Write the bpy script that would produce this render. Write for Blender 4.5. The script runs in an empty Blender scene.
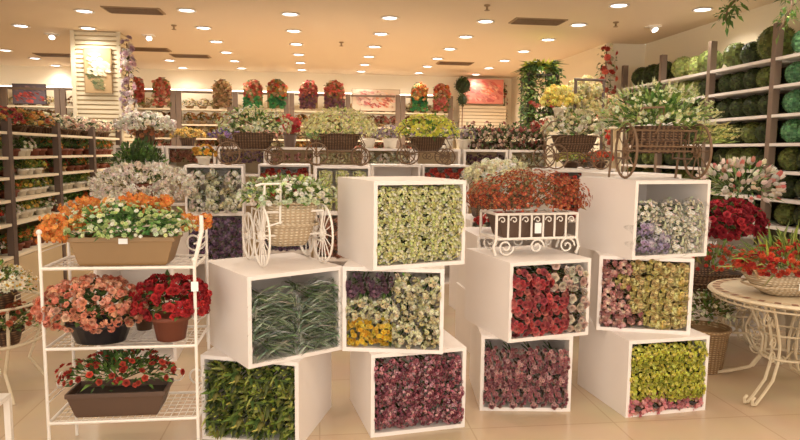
import bpy, math, random
from mathutils import Vector, Matrix
random.seed(11)
PI = math.pi
U = random.uniform
COL = bpy.context.scene.collection
scene = bpy.context.scene

# ------------------------------------------------------------------ helpers
def lin(c):
    return tuple(((v/255)/12.92 if v/255 <= .04045 else ((v/255+.055)/1.055)**2.4) for v in c[:3])

def frame(n):
    n = n.normalized()
    a = Vector((0, 0, 1)) if abs(n.z) < .9 else Vector((1, 0, 0))
    t = n.cross(a).normalized()
    return t, n.cross(t)

def jit(c, a=.16):
    k = U(1-a, 1+a)
    return tuple(min(255, max(0, v*k*U(1-a*.3, 1+a*.3))) for v in c)

class MB:
    def __init__(s):
        s.v = []; s.f = []; s.c = []
    def add(s, vs, fs, col=(255, 255, 255)):
        o = len(s.v); s.v.extend([tuple(p) for p in vs])
        g = .3*col[0]+.6*col[1]+.1*col[2]; col = lin([(v*.92+g*.08)*.92+q*.08 for v, q in zip(col, (225, 205, 175))])  # greys each tint and lifts it towards cream: soft haze put into the colour
        for f in fs:
            s.f.append(tuple(i+o for i in f)); s.c.append(col)
    def box(s, x0, x1, y0, y1, z0, z1, col=(255, 255, 255), M=None):
        vs = [Vector(p) for p in ((x0,y0,z0),(x1,y0,z0),(x1,y1,z0),(x0,y1,z0),(x0,y0,z1),(x1,y0,z1),(x1,y1,z1),(x0,y1,z1))]
        if M: vs = [M @ p for p in vs]
        s.add(vs, [(0,3,2,1),(4,5,6,7),(0,1,5,4),(1,2,6,5),(2,3,7,6),(3,0,4,7)], col)
    def tube(s, pts, r, seg=6, col=(255, 255, 255), closed=False):
        pts = [Vector(p) for p in pts]; n = len(pts); vs = []; up = None
        for i, p in enumerate(pts):
            if closed: d = pts[(i+1) % n]-pts[i-1]
            else: d = pts[min(i+1, n-1)]-pts[max(i-1, 0)]
            d = d.normalized() if d.length > 1e-9 else Vector((0, 0, 1))
            if up is None: t, b = frame(d)
            else:
                t = up-d*up.dot(d); t = t.normalized() if t.length > 1e-6 else frame(d)[0]
                b = d.cross(t)
            up = t
            rr = r[i] if isinstance(r, (list, tuple)) else r
            for k in range(seg):
                a = 2*PI*k/seg; vs.append(p+(t*math.cos(a)+b*math.sin(a))*rr)
        fs = []
        for i in range(n if closed else n-1):
            j = (i+1) % n
            for k in range(seg):
                l = (k+1) % seg; fs.append((i*seg+k, i*seg+l, j*seg+l, j*seg+k))
        if not closed:
            fs.append(tuple(range(seg-1, -1, -1))); fs.append(tuple((n-1)*seg+k for k in range(seg)))
        s.add(vs, fs, col)
    def lathe(s, prof, seg=20, c=(0, 0, 0), sx=1, sy=1, col=(255, 255, 255)):
        vs = []
        for r, z in prof:
            for k in range(seg):
                a = 2*PI*k/seg; vs.append((c[0]+r*math.cos(a)*sx, c[1]+r*math.sin(a)*sy, c[2]+z))
        fs = []
        for i in range(len(prof)-1):
            for k in range(seg):
                l = (k+1) % seg; fs.append((i*seg+k, i*seg+l, (i+1)*seg+l, (i+1)*seg+k))
        if prof[0][0] > 1e-4: fs.append(tuple(range(seg-1, -1, -1)))
        if prof[-1][0] > 1e-4: fs.append(tuple((len(prof)-1)*seg+k for k in range(seg)))
        s.add(vs, fs, col)
    def ring(s, c, n, R, r, seg=24, col=(255, 255, 255), sx=1.):
        t, b = frame(Vector(n)); c = Vector(c)
        s.tube([c+t*math.cos(2*PI*k/seg)*R*sx+b*math.sin(2*PI*k/seg)*R for k in range(seg)], r, 6, col, True)
    def sphere(s, c, r, seg=10, rings=7, col=(255, 255, 255), jt=0.):
        vs = []; c = Vector(c)
        rv = r if isinstance(r, (tuple, list)) else (r, r, r)
        for i in range(1, rings):
            th = PI*i/rings
            for k in range(seg):
                a = 2*PI*k/seg; q = 1+U(-jt, jt)
                vs.append((c.x+rv[0]*math.sin(th)*math.cos(a)*q, c.y+rv[1]*math.sin(th)*math.sin(a)*q, c.z+rv[2]*math.cos(th)*q))
        vs.append((c.x, c.y, c.z+rv[2])); vs.append((c.x, c.y, c.z-rv[2])); T = len(vs)-2; B = T+1
        fs = []
        for i in range(rings-2):
            for k in range(seg):
                l = (k+1) % seg; fs.append((i*seg+k, (i+1)*seg+k, (i+1)*seg+l, i*seg+l))
        for k in range(seg):
            l = (k+1) % seg; fs.append((T, k, l)); fs.append((B, (rings-2)*seg+l, (rings-2)*seg+k))
        s.add(vs, fs, col)
    # --- botany
    def leaf(s, p, d, L, W, col, droop=.25, fold=.15):
        d = d.normalized(); sd = d.cross(Vector((0, 0, 1)))
        sd = sd.normalized() if sd.length > 1e-3 else Vector((1, 0, 0))
        sd = (sd+Vector((U(-.6,.6), U(-.6,.6), U(-.6,.6)))).normalized(); sd = (sd-d*sd.dot(d)).normalized()
        up = sd.cross(d)
        m = p+d*L*.5+up*W*fold; t = p+d*L-Vector((0, 0, L*droop))
        s.add([p, p+d*L*.45+sd*W*.5, m, p+d*L*.45-sd*W*.5, t], [(0, 1, 2), (0, 2, 3), (1, 4, 2), (2, 4, 3)], col)
    def petals(s, p, n, r, k, tilt, col, wide=.8, a0=0., inner=0.):
        t, b = frame(n); n = n.normalized()
        for i in range(k):
            a = a0+2*PI*i/k
            o = t*math.cos(a)+b*math.sin(a); q = n.cross(o)
            e = (o*math.cos(tilt)+n*math.sin(tilt))
            w = r*wide*.5; base = p+o*inner
            s.add([base, base+e*r*.6+q*w, base+e*r+n*r*.04, base+e*r*.6-q*w], [(0, 1, 2, 3)], jit(col, .1))
    def bloom(s, kind, p, n, r, col):
        a0 = U(0, 6.3)
        if kind == 'five':
            s.petals(p, n, r, 5, .35, col, .9, a0)
            s.sphere(p+n*r*.12, r*.18, 5, 3, (225, 190, 70))
        elif kind == 'daisy':
            s.petals(p, n, r, 9, .12, col, .5, a0)
            s.sphere(p+n*r*.1, r*.28, 6, 4, (215, 165, 50))
        elif kind == 'tiny':
            s.petals(p, n, r, 4, .4, col, 1., a0)
        elif kind == 'rose':
            s.petals(p, n, r, 5, .35, col, 1.15, a0)
            s.petals(p+n*r*.08, n, r*.8, 5, .8, jit(tuple(v*.93 for v in col), .05), 1.1, a0+.6)
            s.petals(p+n*r*.1, n, r*.62, 4, 1.2, tuple(v*.8 for v in col), 1.2, a0+.2)
            s.sphere(p+n*r*.3, r*.24, 5, 4, tuple(v*.72 for v in col))
        elif kind == 'pom':
            for k, tl, rr in ((8, .15, 1.), (7, .6, .9), (5, 1.05, .75), (3, 1.4, .6)):
                s.petals(p, n, r*rr, k, tl, col, .65, a0+k)
        elif kind == 'head':   # hydrangea-like cluster of florets
            for i in range(16):
                d = Vector((random.gauss(0,1), random.gauss(0,1), random.gauss(0,1))).normalized()
                if d.dot(n) < -.2: d = -d
                s.petals(p+d*r*.75, d, r*.42, 4, .25, jit(col, .12), 1., U(0, 3))
        elif kind == 'bud':
            s.sphere(p+n*r*.5, (r*.5, r*.5, r*.75), 5, 4, col, .1)
        elif kind == 'tulip':
            t, b = frame(n); n = n.normalized(); vs = []
            for i, (q, z) in enumerate(((.15, 0), (.52, .4), (.5, .95), (.3, 1.45))):
                for k in range(6):
                    a = a0+2*PI*k/6; zz = z+(.22 if (i == 3 and k % 2) else 0)
                    vs.append(p+(t*math.cos(a)+b*math.sin(a))*q*r+n*zz*r)
            fs = [(i*6+k, i*6+(k+1) % 6, (i+1)*6+(k+1) % 6, (i+1)*6+k) for i in range(3) for k in range(6)]
            s.add(vs, fs, col)
        elif kind == 'plume':
            for i in range(7):
                q = p+n*r*(i*.28)
                s.petals(q, n, r*(.5-.05*i), 4, .5, jit(col, .12), .9, U(0, 3))
    def clamp(s, x, z0, z1):
        s.v = [(min(x, max(-x, a)), b, min(z1, max(z0, c))) for a, b, c in s.v]
    def moss(s, c, r, cols, seg=26, rings=17):
        for i in range(rings):
            for k in range(seg):
                q = []
                for (a, b) in ((i, k), (i+1, k), (i+1, k+1), (i, k+1)):
                    random_r = 1+.03*math.sin(a*12.9+(b % seg)*(b % seg)*7.3)+.02*math.sin(a*a*5.1-(b % seg)*3.7)
                    th = PI*a/rings; ph = 2*PI*b/seg
                    q.append((c[0]+r*random_r*math.sin(th)*math.cos(ph), c[1]+r*random_r*math.sin(th)*math.sin(ph), c[2]+r*random_r*math.cos(th)))
                s.add(q, [(0, 1, 2, 3)], jit(random.choice(cols), .22))
    def build(s, name, mat, parent=None, smooth=False, bevel=0.):
        me = bpy.data.meshes.new(name)
        me.from_pydata(s.v, [], s.f)
        at = me.color_attributes.new('tint', 'FLOAT_COLOR', 'CORNER')
        buf = []
        for f, c in zip(s.f, s.c): buf.extend((c[0], c[1], c[2], 1.)*len(f))
        at.data.foreach_set('color', buf)
        if smooth: me.polygons.foreach_set('use_smooth', [True]*len(me.polygons))
        me.materials.append(mat)
        o = bpy.data.objects.new(name, me); COL.objects.link(o)
        if parent: o.parent = parent
        if bevel:
            m = o.modifiers.new('bevel', 'BEVEL'); m.width = bevel; m.segments = 2; m.limit_method = 'ANGLE'
        return o

def thing(name, label, cat, loc=(0,0,0), rz=0., group=None, sc=1.):
    o = bpy.data.objects.new(name, None); COL.objects.link(o)
    o.empty_display_size = .05
    o.location = loc; o.rotation_euler = (0, 0, rz); o.scale = (sc,)*3 if not isinstance(sc, tuple) else sc
    o['label'] = label; o['category'] = cat
    if group: o['group'] = group
    return o
def tag(o, label, cat, group=None):
    o['label'] = label; o['category'] = cat
    if group: o['group'] = group
    return o
def struct(o):
    o['kind'] = 'structure'; return o
KIDS = {}
def kids(o):
    if o.name not in KIDS: KIDS[o.name] = [c for c in COL.objects if c.parent == o]
    return KIDS[o.name]
def dup(src, loc, rz=0., label=None, group=None, sc=None, cat=None):
    r = src.copy(); COL.objects.link(r)
    r.location = loc; r.rotation_euler = (0, 0, rz)
    if sc is not None: r.scale = (sc,)*3 if not isinstance(sc, tuple) else sc
    if label: r['label'] = label
    if group: r['group'] = group
    if cat: r['category'] = cat
    for c in kids(src):
        d = c.copy(); COL.objects.link(d); d.parent = r
        for g in kids(c):
            e = g.copy(); COL.objects.link(e); e.parent = d
    return r
class Proto:
    """a thing built once; the first placing uses it, later ones copy it"""
    def __init__(s, root): s.r = root; s.used = False
    def put(s, loc, rz=0., label=None, group=None, sc=None):
        if s.used: return dup(s.r, loc, rz, label, group, sc)
        s.used = True; o = s.r; kids(o); [kids(c) for c in kids(o)]
        o.location = loc; o.rotation_euler = (0, 0, rz)
        if sc is not None: o.scale = (sc,)*3 if not isinstance(sc, tuple) else sc
        if label: o['label'] = label
        if group: o['group'] = group
        return o

# ------------------------------------------------------------------ materials
def newmat(name):
    m = bpy.data.materials.new(name); m.use_nodes = True
    nt = m.node_tree; b = nt.nodes['Principled BSDF']
    return m, nt, b
def plain(name, c, rough=.5, metal=0., var=.06, scale=8., bump=0., spec=.5):
    m, nt, b = newmat(name)
    tc = nt.nodes.new('ShaderNodeTexCoord'); no = nt.nodes.new('ShaderNodeTexNoise')
    no.inputs['Scale'].default_value = scale; no.inputs['Detail'].default_value = 3
    nt.links.new(tc.outputs['Object'], no.inputs['Vector'])
    mx = nt.nodes.new('ShaderNodeMix'); mx.data_type = 'RGBA'
    l = lin(c)
    mx.inputs['A'].default_value = (*[v*(1-var) for v in l], 1); mx.inputs['B'].default_value = (*[min(1, v*(1+var)) for v in l], 1)
    nt.links.new(no.outputs['Fac'], mx.inputs['Factor']); nt.links.new(mx.outputs['Result'], b.inputs['Base Color'])
    b.inputs['Roughness'].default_value = rough; b.inputs['Metallic'].default_value = metal
    b.inputs['Specular IOR Level'].default_value = spec
    if bump:
        bp = nt.nodes.new('ShaderNodeBump'); bp.inputs['Strength'].default_value = bump; bp.inputs['Distance'].default_value = .01
        nt.links.new(no.outputs['Fac'], bp.inputs['Height']); nt.links.new(bp.outputs['Normal'], b.inputs['Normal'])
    return m
def tinted(name, rough=.65, trans=.3, spec=.25):
    m, nt, b = newmat(name)
    at = nt.nodes.new('ShaderNodeAttribute'); at.attribute_name = 'tint'
    nt.links.new(at.outputs['Color'], b.inputs['Base Color'])
    b.inputs['Roughness'].default_value = rough; b.inputs['Specular IOR Level'].default_value = spec
    if trans:
        tr = nt.nodes.new('ShaderNodeBsdfTranslucent'); mx = nt.nodes.new('ShaderNodeMixShader')
        nt.links.new(at.outputs['Color'], tr.inputs['Color']); mx.inputs[0].default_value = trans
        nt.links.new(b.outputs[0], mx.inputs[1]); nt.links.new(tr.outputs[0], mx.inputs[2])
        nt.links.new(mx.outputs[0], nt.nodes['Material Output'].inputs[0])
    return m
def woven(name, c1, c2, s=60.):
    m, nt, b = newmat(name)
    tc = nt.nodes.new('ShaderNodeTexCoord')
    w1 = nt.nodes.new('ShaderNodeTexWave'); w1.wave_type = 'BANDS'; w1.bands_direction = 'Z'; w1.inputs['Scale'].default_value = s*.35; w1.inputs['Distortion'].default_value = 1.5
    w2 = nt.nodes.new('ShaderNodeTexWave'); w2.wave_type = 'BANDS'; w2.bands_direction = 'X'; w2.inputs['Scale'].default_value = s*.2; w2.inputs['Distortion'].default_value = 1.
    for w in (w1, w2): nt.links.new(tc.outputs['Object'], w.inputs['Vector'])
    mul = nt.nodes.new('ShaderNodeMath'); mul.operation = 'MULTIPLY'
    nt.links.new(w1.outputs['Fac'], mul.inputs[0]); nt.links.new(w2.outputs['Fac'], mul.inputs[1])
    mx = nt.nodes.new('ShaderNodeMix'); mx.data_type = 'RGBA'
    mx.inputs['A'].default_value = (*lin(c1), 1); mx.inputs['B'].default_value = (*lin(c2), 1)
    nt.links.new(mul.outputs[0], mx.inputs['Factor']); nt.links.new(mx.outputs['Result'], b.inputs['Base Color'])
    bp = nt.nodes.new('ShaderNodeBump'); bp.inputs['Strength'].default_value = .7; bp.inputs['Distance'].default_value = .008
    nt.links.new(mul.outputs[0], bp.inputs['Height']); nt.links.new(bp.outputs['Normal'], b.inputs['Normal'])
    b.inputs['Roughness'].default_value = .75
    return m
def emit(name, c, st):
    m, nt, b = newmat(name)
    b.inputs['Base Color'].default_value = (*lin(c), 1)
    b.inputs['Emission Color'].default_value = (*lin(c), 1); b.inputs['Emission Strength'].default_value = st
    return m
def cello(name):
    m, nt, b = newmat(name)
    nt.nodes.remove(b)
    t = nt.nodes.new('ShaderNodeBsdfTransparent'); g = nt.nodes.new('ShaderNodeBsdfGlossy'); d = nt.nodes.new('ShaderNodeBsdfDiffuse')
    g.inputs['Roughness'].default_value = .25; d.inputs['Color'].default_value = (.75, .78, .74, 1)
    a = nt.nodes.new('ShaderNodeMixShader'); a.inputs[0].default_value = .5
    nt.links.new(g.outputs[0], a.inputs[1]); nt.links.new(d.outputs[0], a.inputs[2])
    no = nt.nodes.new('ShaderNodeTexNoise'); no.inputs['Scale'].default_value = 22; no.inputs['Detail'].default_value = 4
    tc = nt.nodes.new('ShaderNodeTexCoord'); nt.links.new(tc.outputs['Object'], no.inputs['Vector'])
    r = nt.nodes.new('ShaderNodeMapRange'); r.inputs[1].default_value = .45; r.inputs[2].default_value = .75; r.inputs[3].default_value = .08; r.inputs[4].default_value = .6
    nt.links.new(no.outputs['Fac'], r.inputs[0])
    k = nt.nodes.new('ShaderNodeMixShader'); nt.links.new(r.outputs[0], k.inputs[0])
    nt.links.new(t.outputs[0], k.inputs[1]); nt.links.new(a.outputs[0], k.inputs[2])
    nt.links.new(k.outputs[0], nt.nodes['Material Output'].inputs[0])
    return m

M = {}
M['petal'] = tinted('petal', .6, .45)
M['leaf'] = tinted('leaf', .5, .35, .3)
M['painted'] = tinted('painted_print', .6, 0)
M['box'] = plain('white_lacquer_board', (234, 224, 216), .38, var=.03, scale=3)
M['iron'] = plain('white_painted_iron', (235, 226, 214), .4, var=.05, scale=30)
M['iron_old'] = plain('aged_cream_iron', (208, 190, 158), .5, var=.12, scale=40)
M['rustic'] = plain('brown_rustic_metal', (112, 84, 58), .6, var=.3, scale=40, bump=.3)
M['dark_metal'] = plain('dark_metal', (62, 50, 40), .5, var=.1)
M['upright'] = plain('taupe_upright', (118, 98, 82), .5, var=.08)
M['upright_dark'] = plain('brown_upright', (92, 74, 64), .5, var=.08)
M['shelf'] = plain('cream_shelf_board', (240, 222, 190), .45, var=.04)
M['shelf_back'] = plain('dark_shelf_back', (66, 58, 36), .8, var=.2)
M['left_back'] = plain('olive_back_board', (104, 90, 62), .8, var=.2)
M['plinth'] = plain('tan_plinth', (205, 178, 136), .5, var=.06)
M['tan_wicker'] = woven('tan_wicker', (150, 116, 78), (222, 192, 146))
M['brown_wicker'] = woven('brown_wicker', (66, 44, 28), (142, 104, 70))
M['white_wicker'] = woven('white_wicker', (172, 148, 116), (232, 214, 184))
M['terracotta'] = plain('terracotta', (120, 62, 40), .7, var=.15)
M['olive_plastic'] = plain('olive_brown_plastic', (138, 106, 66), .5, var=.06, scale=4)
M['dark_plastic'] = plain('dark_brown_plastic', (84, 60, 44), .5, var=.08, scale=4)
M['black_pot'] = plain('black_glaze', (34, 32, 38), .35, var=.2)
M['white_pot'] = plain('white_glaze', (226, 216, 198), .35, var=.05)
M['soil'] = plain('soil', (48, 34, 24), .95, var=.3, scale=60)
M['moss_core'] = plain('moss_core', (34, 44, 16), .95, var=.4, scale=60)
M['wall'] = plain('cream_wall_paint', (243, 230, 203), .7, var=.02, scale=2)
M['ceiling'] = plain('beige_ceiling_paint', (226, 204, 174), .8, var=.02, scale=1)
M['vent'] = plain('brown_vent', (150, 122, 88), .6, var=.1)
M['trimring'] = plain('white_trim_ring', (240, 232, 222), .4)
M['lamp'] = emit('downlight_lens', (255, 246, 240), 9.)
M['cello'] = cello('cellophane')
M['paper'] = plain('cream_wrapping_paper', (226, 206, 156), .6, var=.12, scale=20, bump=.3)
M['paper_grey'] = plain('grey_wrapping_paper', (170, 160, 150), .6, var=.12, scale=20)
M['tagpaper'] = plain('white_card', (240, 238, 235), .6)
M['canvas_edge'] = plain('canvas', (205, 182, 140), .8, var=.08, scale=30)

def floor_mat():
    m, nt, b = newmat('beige_floor_tile')
    tc = nt.nodes.new('ShaderNodeTexCoord'); br = nt.nodes.new('ShaderNodeTexBrick')
    mp = nt.nodes.new('ShaderNodeMapping'); nt.links.new(tc.outputs['Object'], mp.inputs[0]); nt.links.new(mp.outputs[0], br.inputs['Vector'])
    br.offset = 0; br.inputs['Scale'].default_value = 1.; br.inputs['Brick Width'].default_value = .8; br.inputs['Row Height'].default_value = .8
    br.inputs['Mortar Size'].default_value = .004; br.inputs['Color1'].default_value = (*lin((202, 176, 144)), 1); br.inputs['Color2'].default_value = (*lin((206, 181, 149)), 1)
    br.inputs['Mortar'].default_value = (*lin((186, 158, 126)), 1)
    no = nt.nodes.new('ShaderNodeTexNoise'); no.inputs['Scale'].default_value = 2.5; no.inputs['Detail'].default_value = 6
    nt.links.new(tc.outputs['Object'], no.inputs['Vector'])
    mx = nt.nodes.new('ShaderNodeMix'); mx.data_type = 'RGBA'; mx.blend_type = 'MULTIPLY'; mx.inputs['Factor'].default_value = .22
    nt.links.new(br.outputs['Color'], mx.inputs['A']); nt.links.new(no.outputs['Color'], mx.inputs['B'])
    nt.links.new(mx.outputs['Result'], b.inputs['Base Color']); b.inputs['Roughness'].default_value = .22
    return m
M['floor'] = floor_mat()

VENTS = [(-2.11, 7.92), (2.63, 7.69), (-2.7, 10.92), (-4.48, 11.9), (-2.17, 11.54), (2.42, 11.51)]
VLAB = ['brown ceiling vent grille nearest, right of the slatted column', 'brown ceiling vent grille in the right half of the ceiling, the nearer one',
 'brown ceiling vent grille just behind the slatted column', 'brown ceiling vent grille left of the slatted column',
 'brown ceiling vent grille deepest beyond the slatted column', 'faint brown ceiling vent grille far back on the right']
SPRS = [(-1.85, 8.77), (1.81, 6.97), (3.57, 7.58), (.33, 9.66)]
SPOTS = [(-3.72, 9.77), (-2.37, 9.6), (4.13, 7.73)]

# ------------------------------------------------------------------ the setting
CEIL = 3.05
def slab(name, x0, x1, y0, y1, z0, z1, m):
    b = MB(); b.box(x0, x1, y0, y1, z0, z1); return struct(b.build(name, m))
slab('floor', -8, 8, -1.5, 13.9, -.1, 0, M['floor'])
slab('ceiling', -8, 4.7, -1.5, 13.9, CEIL, CEIL+.1, M['ceiling'])
slab('wall_back', -8, 4.12, 13.62, 13.75, 0, CEIL, M['wall'])
slab('wall_left', -8.1, -8, -1.5, 13.9, 0, CEIL, M['wall'])
slab('wall_right', 4.72, 4.85, -1.5, 9.02, 0, CEIL+.3, M['wall'])
slab('wall_far_right', 4.12, 4.85, 9.02, 13.75, 0, CEIL, M['wall'])
slab('baseboard_right', 4.69, 4.72, -1.5, 9.02, 0, .1, M['shelf'])
# slatted column
b = MB()
CX0, CX1, CY0, CY1 = -3.33, -2.72, 9.42, 10.03
b.box(CX0+.02, CX1-.02, CY0+.02, CY1-.02, 0, CEIL, (184, 156, 112))
z = .02
while z < CEIL-.02:
    b.box(CX0, CX1, CY0, CY1, z, z+.042, (226, 212, 178)); z += .062
b.box(CX0-.02, CX0+.03, CY0-.02, CY0+.03, 0, CEIL, (222, 208, 176)); b.box(CX1-.03, CX1+.02, CY0-.02, CY0+.03, 0, CEIL, (222, 208, 176))
struct(b.build('wall_column', M['painted']))

# ------------------------------------------------------------------ ceiling fittings
b = MB(); b.lathe([(.084, 0), (.108, -.004), (.112, -.014), (.09, -.016), (.082, 0)], 24)
dl = thing('recessed_downlight', 'x', 'ceiling light')
b.build('trim_ring', M['trimring'], dl, True)
b = MB(); b.lathe([(.0, -.004), (.084, -.005)], 24); b.build('lens', M['lamp'], dl)
DL = Proto(dl)
LAMPS = []
for gi, xs in enumerate((-1.5, -.33, .84, 2.01, 3.19)):
    rows = [6.72, 7.8, 8.87, 9.95, 11.0, 12.03, 13.05]
    if gi in (0, 1, 2, 3): rows = rows[1:]
    for y in rows: LAMPS.append((xs, y, ('the left of centre', 'the centre left', 'the centre', 'the right of centre', 'the right')[gi]+' row of the ceiling'))
for x, y in ((4.17, 6.75), (-2.7, 8.06), (-3.04, 9.18), (-2.66, 12.18), (-2.65, 13.25), (-3.87, 9.17), (-5.11, 11.5), (-5.03, 12.41), (-5.06, 13.4)):
    LAMPS.append((x, y, 'the scattered left part of the ceiling' if x < 0 else 'the ceiling corner nearest the right shelves'))
GEN = [(x, y, None) for x in (-3.2, -1.5, -.33, .84, 2.01, 3.19, 4.1) for y in (.3, 1.9, 3.6, 5.2)]
def lamp_light(x, y, w):
    L = bpy.data.lights.new('downlight_lamp', 'SPOT'); L.energy = w; L.color = (1., .91, .79)
    L.spot_size = math.radians(150); L.spot_blend = .8; L.shadow_soft_size = .09
    o = bpy.data.objects.new('downlight_lamp', L); COL.objects.link(o); o.location = (x, y, CEIL-.03)
for x, y, g in LAMPS:
    DL.put((x, y, CEIL), 0, 'round white recessed downlight in '+g, 'downlights in '+g)
    lamp_light(x, y, 66 if y < 10.5 else (76 if y < 12.5 else 26))
for x, y, g in GEN: lamp_light(x, y, 28)

b = MB(); b.box(-.32, .32, -.16, .16, -.012, 0)
vt = thing('ceiling_vent', 'x', 'ceiling vent')
b.build('frame', M['vent'], vt)
b = MB()
for i in range(9): b.box(-.29, .29, -.14+i*.033, -.125+i*.033, -.022, -.012)
b.build('slats', M['rustic'], vt)
VT = Proto(vt)
for (x, y), lb in zip(VENTS, VLAB):
    VT.put((x, y, CEIL), 0, lb)
b = MB(); b.lathe([(.035, 0), (.035, -.01), (.012, -.02), (.012, -.05), (.03, -.055), (.03, -.06), (0, -.06)], 12)
sp0 = tag(b.build('sprinkler', M['vent']), 'x', 'sprinkler')
SPR = Proto(sp0)
for x, y in SPRS: SPR.put((x, y, CEIL), 0, 'small dark sprinkler head on the beige ceiling', 'ceiling sprinklers')
for k, (x, y) in enumerate(SPOTS):
    t = thing('adjustable_spotlight', ['small tilted spotlight left of the slatted column', 'small tilted spotlight right of the column', 'small dark spotlight in the right of the ceiling'][k], 'spotlight', (x, y, CEIL))
    b = MB(); b.box(-.08, .08, -.06, .06, -.012, 0); b.build('plate', M['trimring'], t)
    b = MB(); b.tube([(0, 0, -.01), (.01, -.03, -.05)], .045, 14); h_ = b.build('lamp_head', M['trimring'], t, True)
    b = MB(); b.tube([(.01, -.03, -.0505), (.0115, -.0345, -.0575)], .036, 14); b.build('lens', M['lamp'], h_)

# ------------------------------------------------------------------ plant makers
G_DARK = [(54, 78, 34), (70, 98, 42), (44, 64, 30)]
G_MID = [(72, 112, 40), (96, 136, 52), (54, 88, 34)]
G_LIGHT = [(126, 156, 66), (154, 176, 88), (98, 130, 50)]
G_OLIVE = [(98, 94, 44), (122, 116, 58), (74, 70, 34)]
def dirs(lo=-.1):
    while True:
        d = Vector((random.gauss(0,1), random.gauss(0,1), random.gauss(0,1))).normalized()
        if d.z > lo: return d
def canopy(par, c, r, leaves, blooms, lo=-.1, stems=10, sz=None):
    """leaves: (count, length, width, colours); blooms: list of (kind, radius, colours, count)"""
    c = Vector(c); lf = MB(); bl = MB()
    n, L, W, cols = leaves
    for i in range(n):
        d = dirs(lo-.15); k = U(.35, .92)
        p = c+Vector((d.x*r[0], d.y*r[1], d.z*r[2]))*k
        dd = (d+Vector((0, 0, .4))+Vector((U(-.5,.5), U(-.5,.5), U(-.4,.5)))).normalized()
        lf.leaf(p, dd, L*U(.6, 1.2), W*U(.7, 1.2), jit(random.choice(cols), .25), U(.05, .45))
    for i in range(stems):
        d = dirs(.05)
        lf.tube([c-Vector((0, 0, r[2]*.3)), c+Vector((d.x*r[0], d.y*r[1], d.z*r[2]))*.9], .0022, 3, random.choice(cols))
    for kind, s, cl, m in blooms:
        for i in range(m):
            d = dirs(lo); k = U(.88, 1.08)
            p = c+Vector((d.x*r[0], d.y*r[1], d.z*r[2]))*k
            nn = (Vector((d.x/r[0], d.y/r[1], d.z/r[2])).normalized()+Vector((U(-.35,.35), U(-.35,.35), U(-.2,.45)))).normalized()
            bl.bloom(kind, p, nn, s*U(.75, 1.2), jit(random.choice(cl), .14))
    lf.build('foliage', M['leaf'], par)
    if bl.v: bl.build('blossoms', M['petal'], par)
def pot(par, R, H, mat, taper=.78, seg=20, sx=1, sy=1, rim=.012, name='pot'):
    b = MB()
    b.lathe([(R*taper, 0), (R, H-.02), (R+rim, H-.02), (R+rim, H), (R-.008, H), (R-.012, H-.03), (0, H-.03)], seg, (0, 0, 0), sx, sy)
    b.build(name, mat, par, seg > 12)
def potted(label, cat, R, H, mat, cr, leaves, blooms, name='potted_plant', ch=None, sx=1, sy=1, lo=-.1, potname='pot'):
    t = thing(name, label, cat)
    pot(t, R, H, mat, sx=sx, sy=sy, name=potname)
    canopy(t, (0, 0, ch if ch is not None else H+cr[2]*.25), cr, leaves, blooms, lo)
    return t
def trough(par, L, Wd, H, mat, name='planter'):
    b = MB(); k = .84
    def ringv(l, w, z): return [(-l/2, -w/2, z), (l/2, -w/2, z), (l/2, w/2, z), (-l/2, w/2, z)]
    lv = [ringv(L*k*.96, Wd*.8, 0), ringv(L*k, Wd*.84, .012), ringv(L*.965, Wd*.95, H-.022), ringv(L, Wd, H-.022), ringv(L, Wd, H), ringv(L*.95, Wd*.86, H), ringv(L*.94, Wd*.84, H-.03)]
    vs = sum(lv, []); fs = [(3, 2, 1, 0)]
    for i in range(len(lv)-1):
        for j in range(4): fs.append((i*4+j, i*4+(j+1) % 4, (i+1)*4+(j+1) % 4, (i+1)*4+j))
    e = (len(lv)-1)*4; fs.append((e, e+1, e+2, e+3)); b.add(vs, fs)
    b.build(name, mat, par, bevel=.003)

# ------------------------------------------------------------------ shelving along the back wall
SH_Z = [2.25, 1.95, 1.68, 1.41, 1.1, .75, .4]
BX = [-6.95, -5.9, -4.85, -3.8, -2.72, -1.64, -.54, .58, 1.7, 2.79]
bay_words = ['bay at the far left', 'bay under the landscape picture', 'bay left of the column', 'bay behind the column', 'bay right of the column',
             'bay under the emerald hangings', 'bay left of centre', 'bay under the wide picture', 'bay right of centre']
def wall_unit(x0, x1, words):
    t = thing('wall_shelf_unit', 'taupe wall shelving unit with cream shelves, '+words, 'shelving', ((x0+x1)/2, 13.1, 0))
    w = (x1-x0)/2
    for s in (-1, 1):
        b = MB(); b.box(s*w-.045 if s < 0 else s*w-.05, s*w+.05 if s < 0 else s*w+.045, 0, .06, 0, 2.6); b.build('upright', M['upright'], t)
    b = MB(); b.box(-w+.06, w-.06, .02, .05, 2.55, 2.59); b.build('top_rail', M['upright'], t)
    for z in SH_Z[:4]:
        b = MB(); b.box(-w+.055, w-.055, .0, .44, z-.03, z); b.build('shelf', M['shelf'], t)
    b = MB(); b.box(-w+.055, w-.055, .03, .44, 0, 1.12); b.build('base_cabinet', M['shelf'], t)
for i in range(len(BX)-1):
    wall_unit(BX[i], BX[i+1]-.1, bay_words[i])
b = MB(); b.box(-6.9, 2.7, 13.36, 13.40, 2.62, 2.64)
t = tag(b.build('strip_light', emit('cove_strip', (255, 240, 222), 5.)), 'long warm strip light hidden on top of the back wall shelving', 'strip light')
b = MB(); b.box(-6.9, 2.7, 13.35, 13.41, 2.604, 2.62); o = b.build('light_tray', M['shelf'], t)
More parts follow.
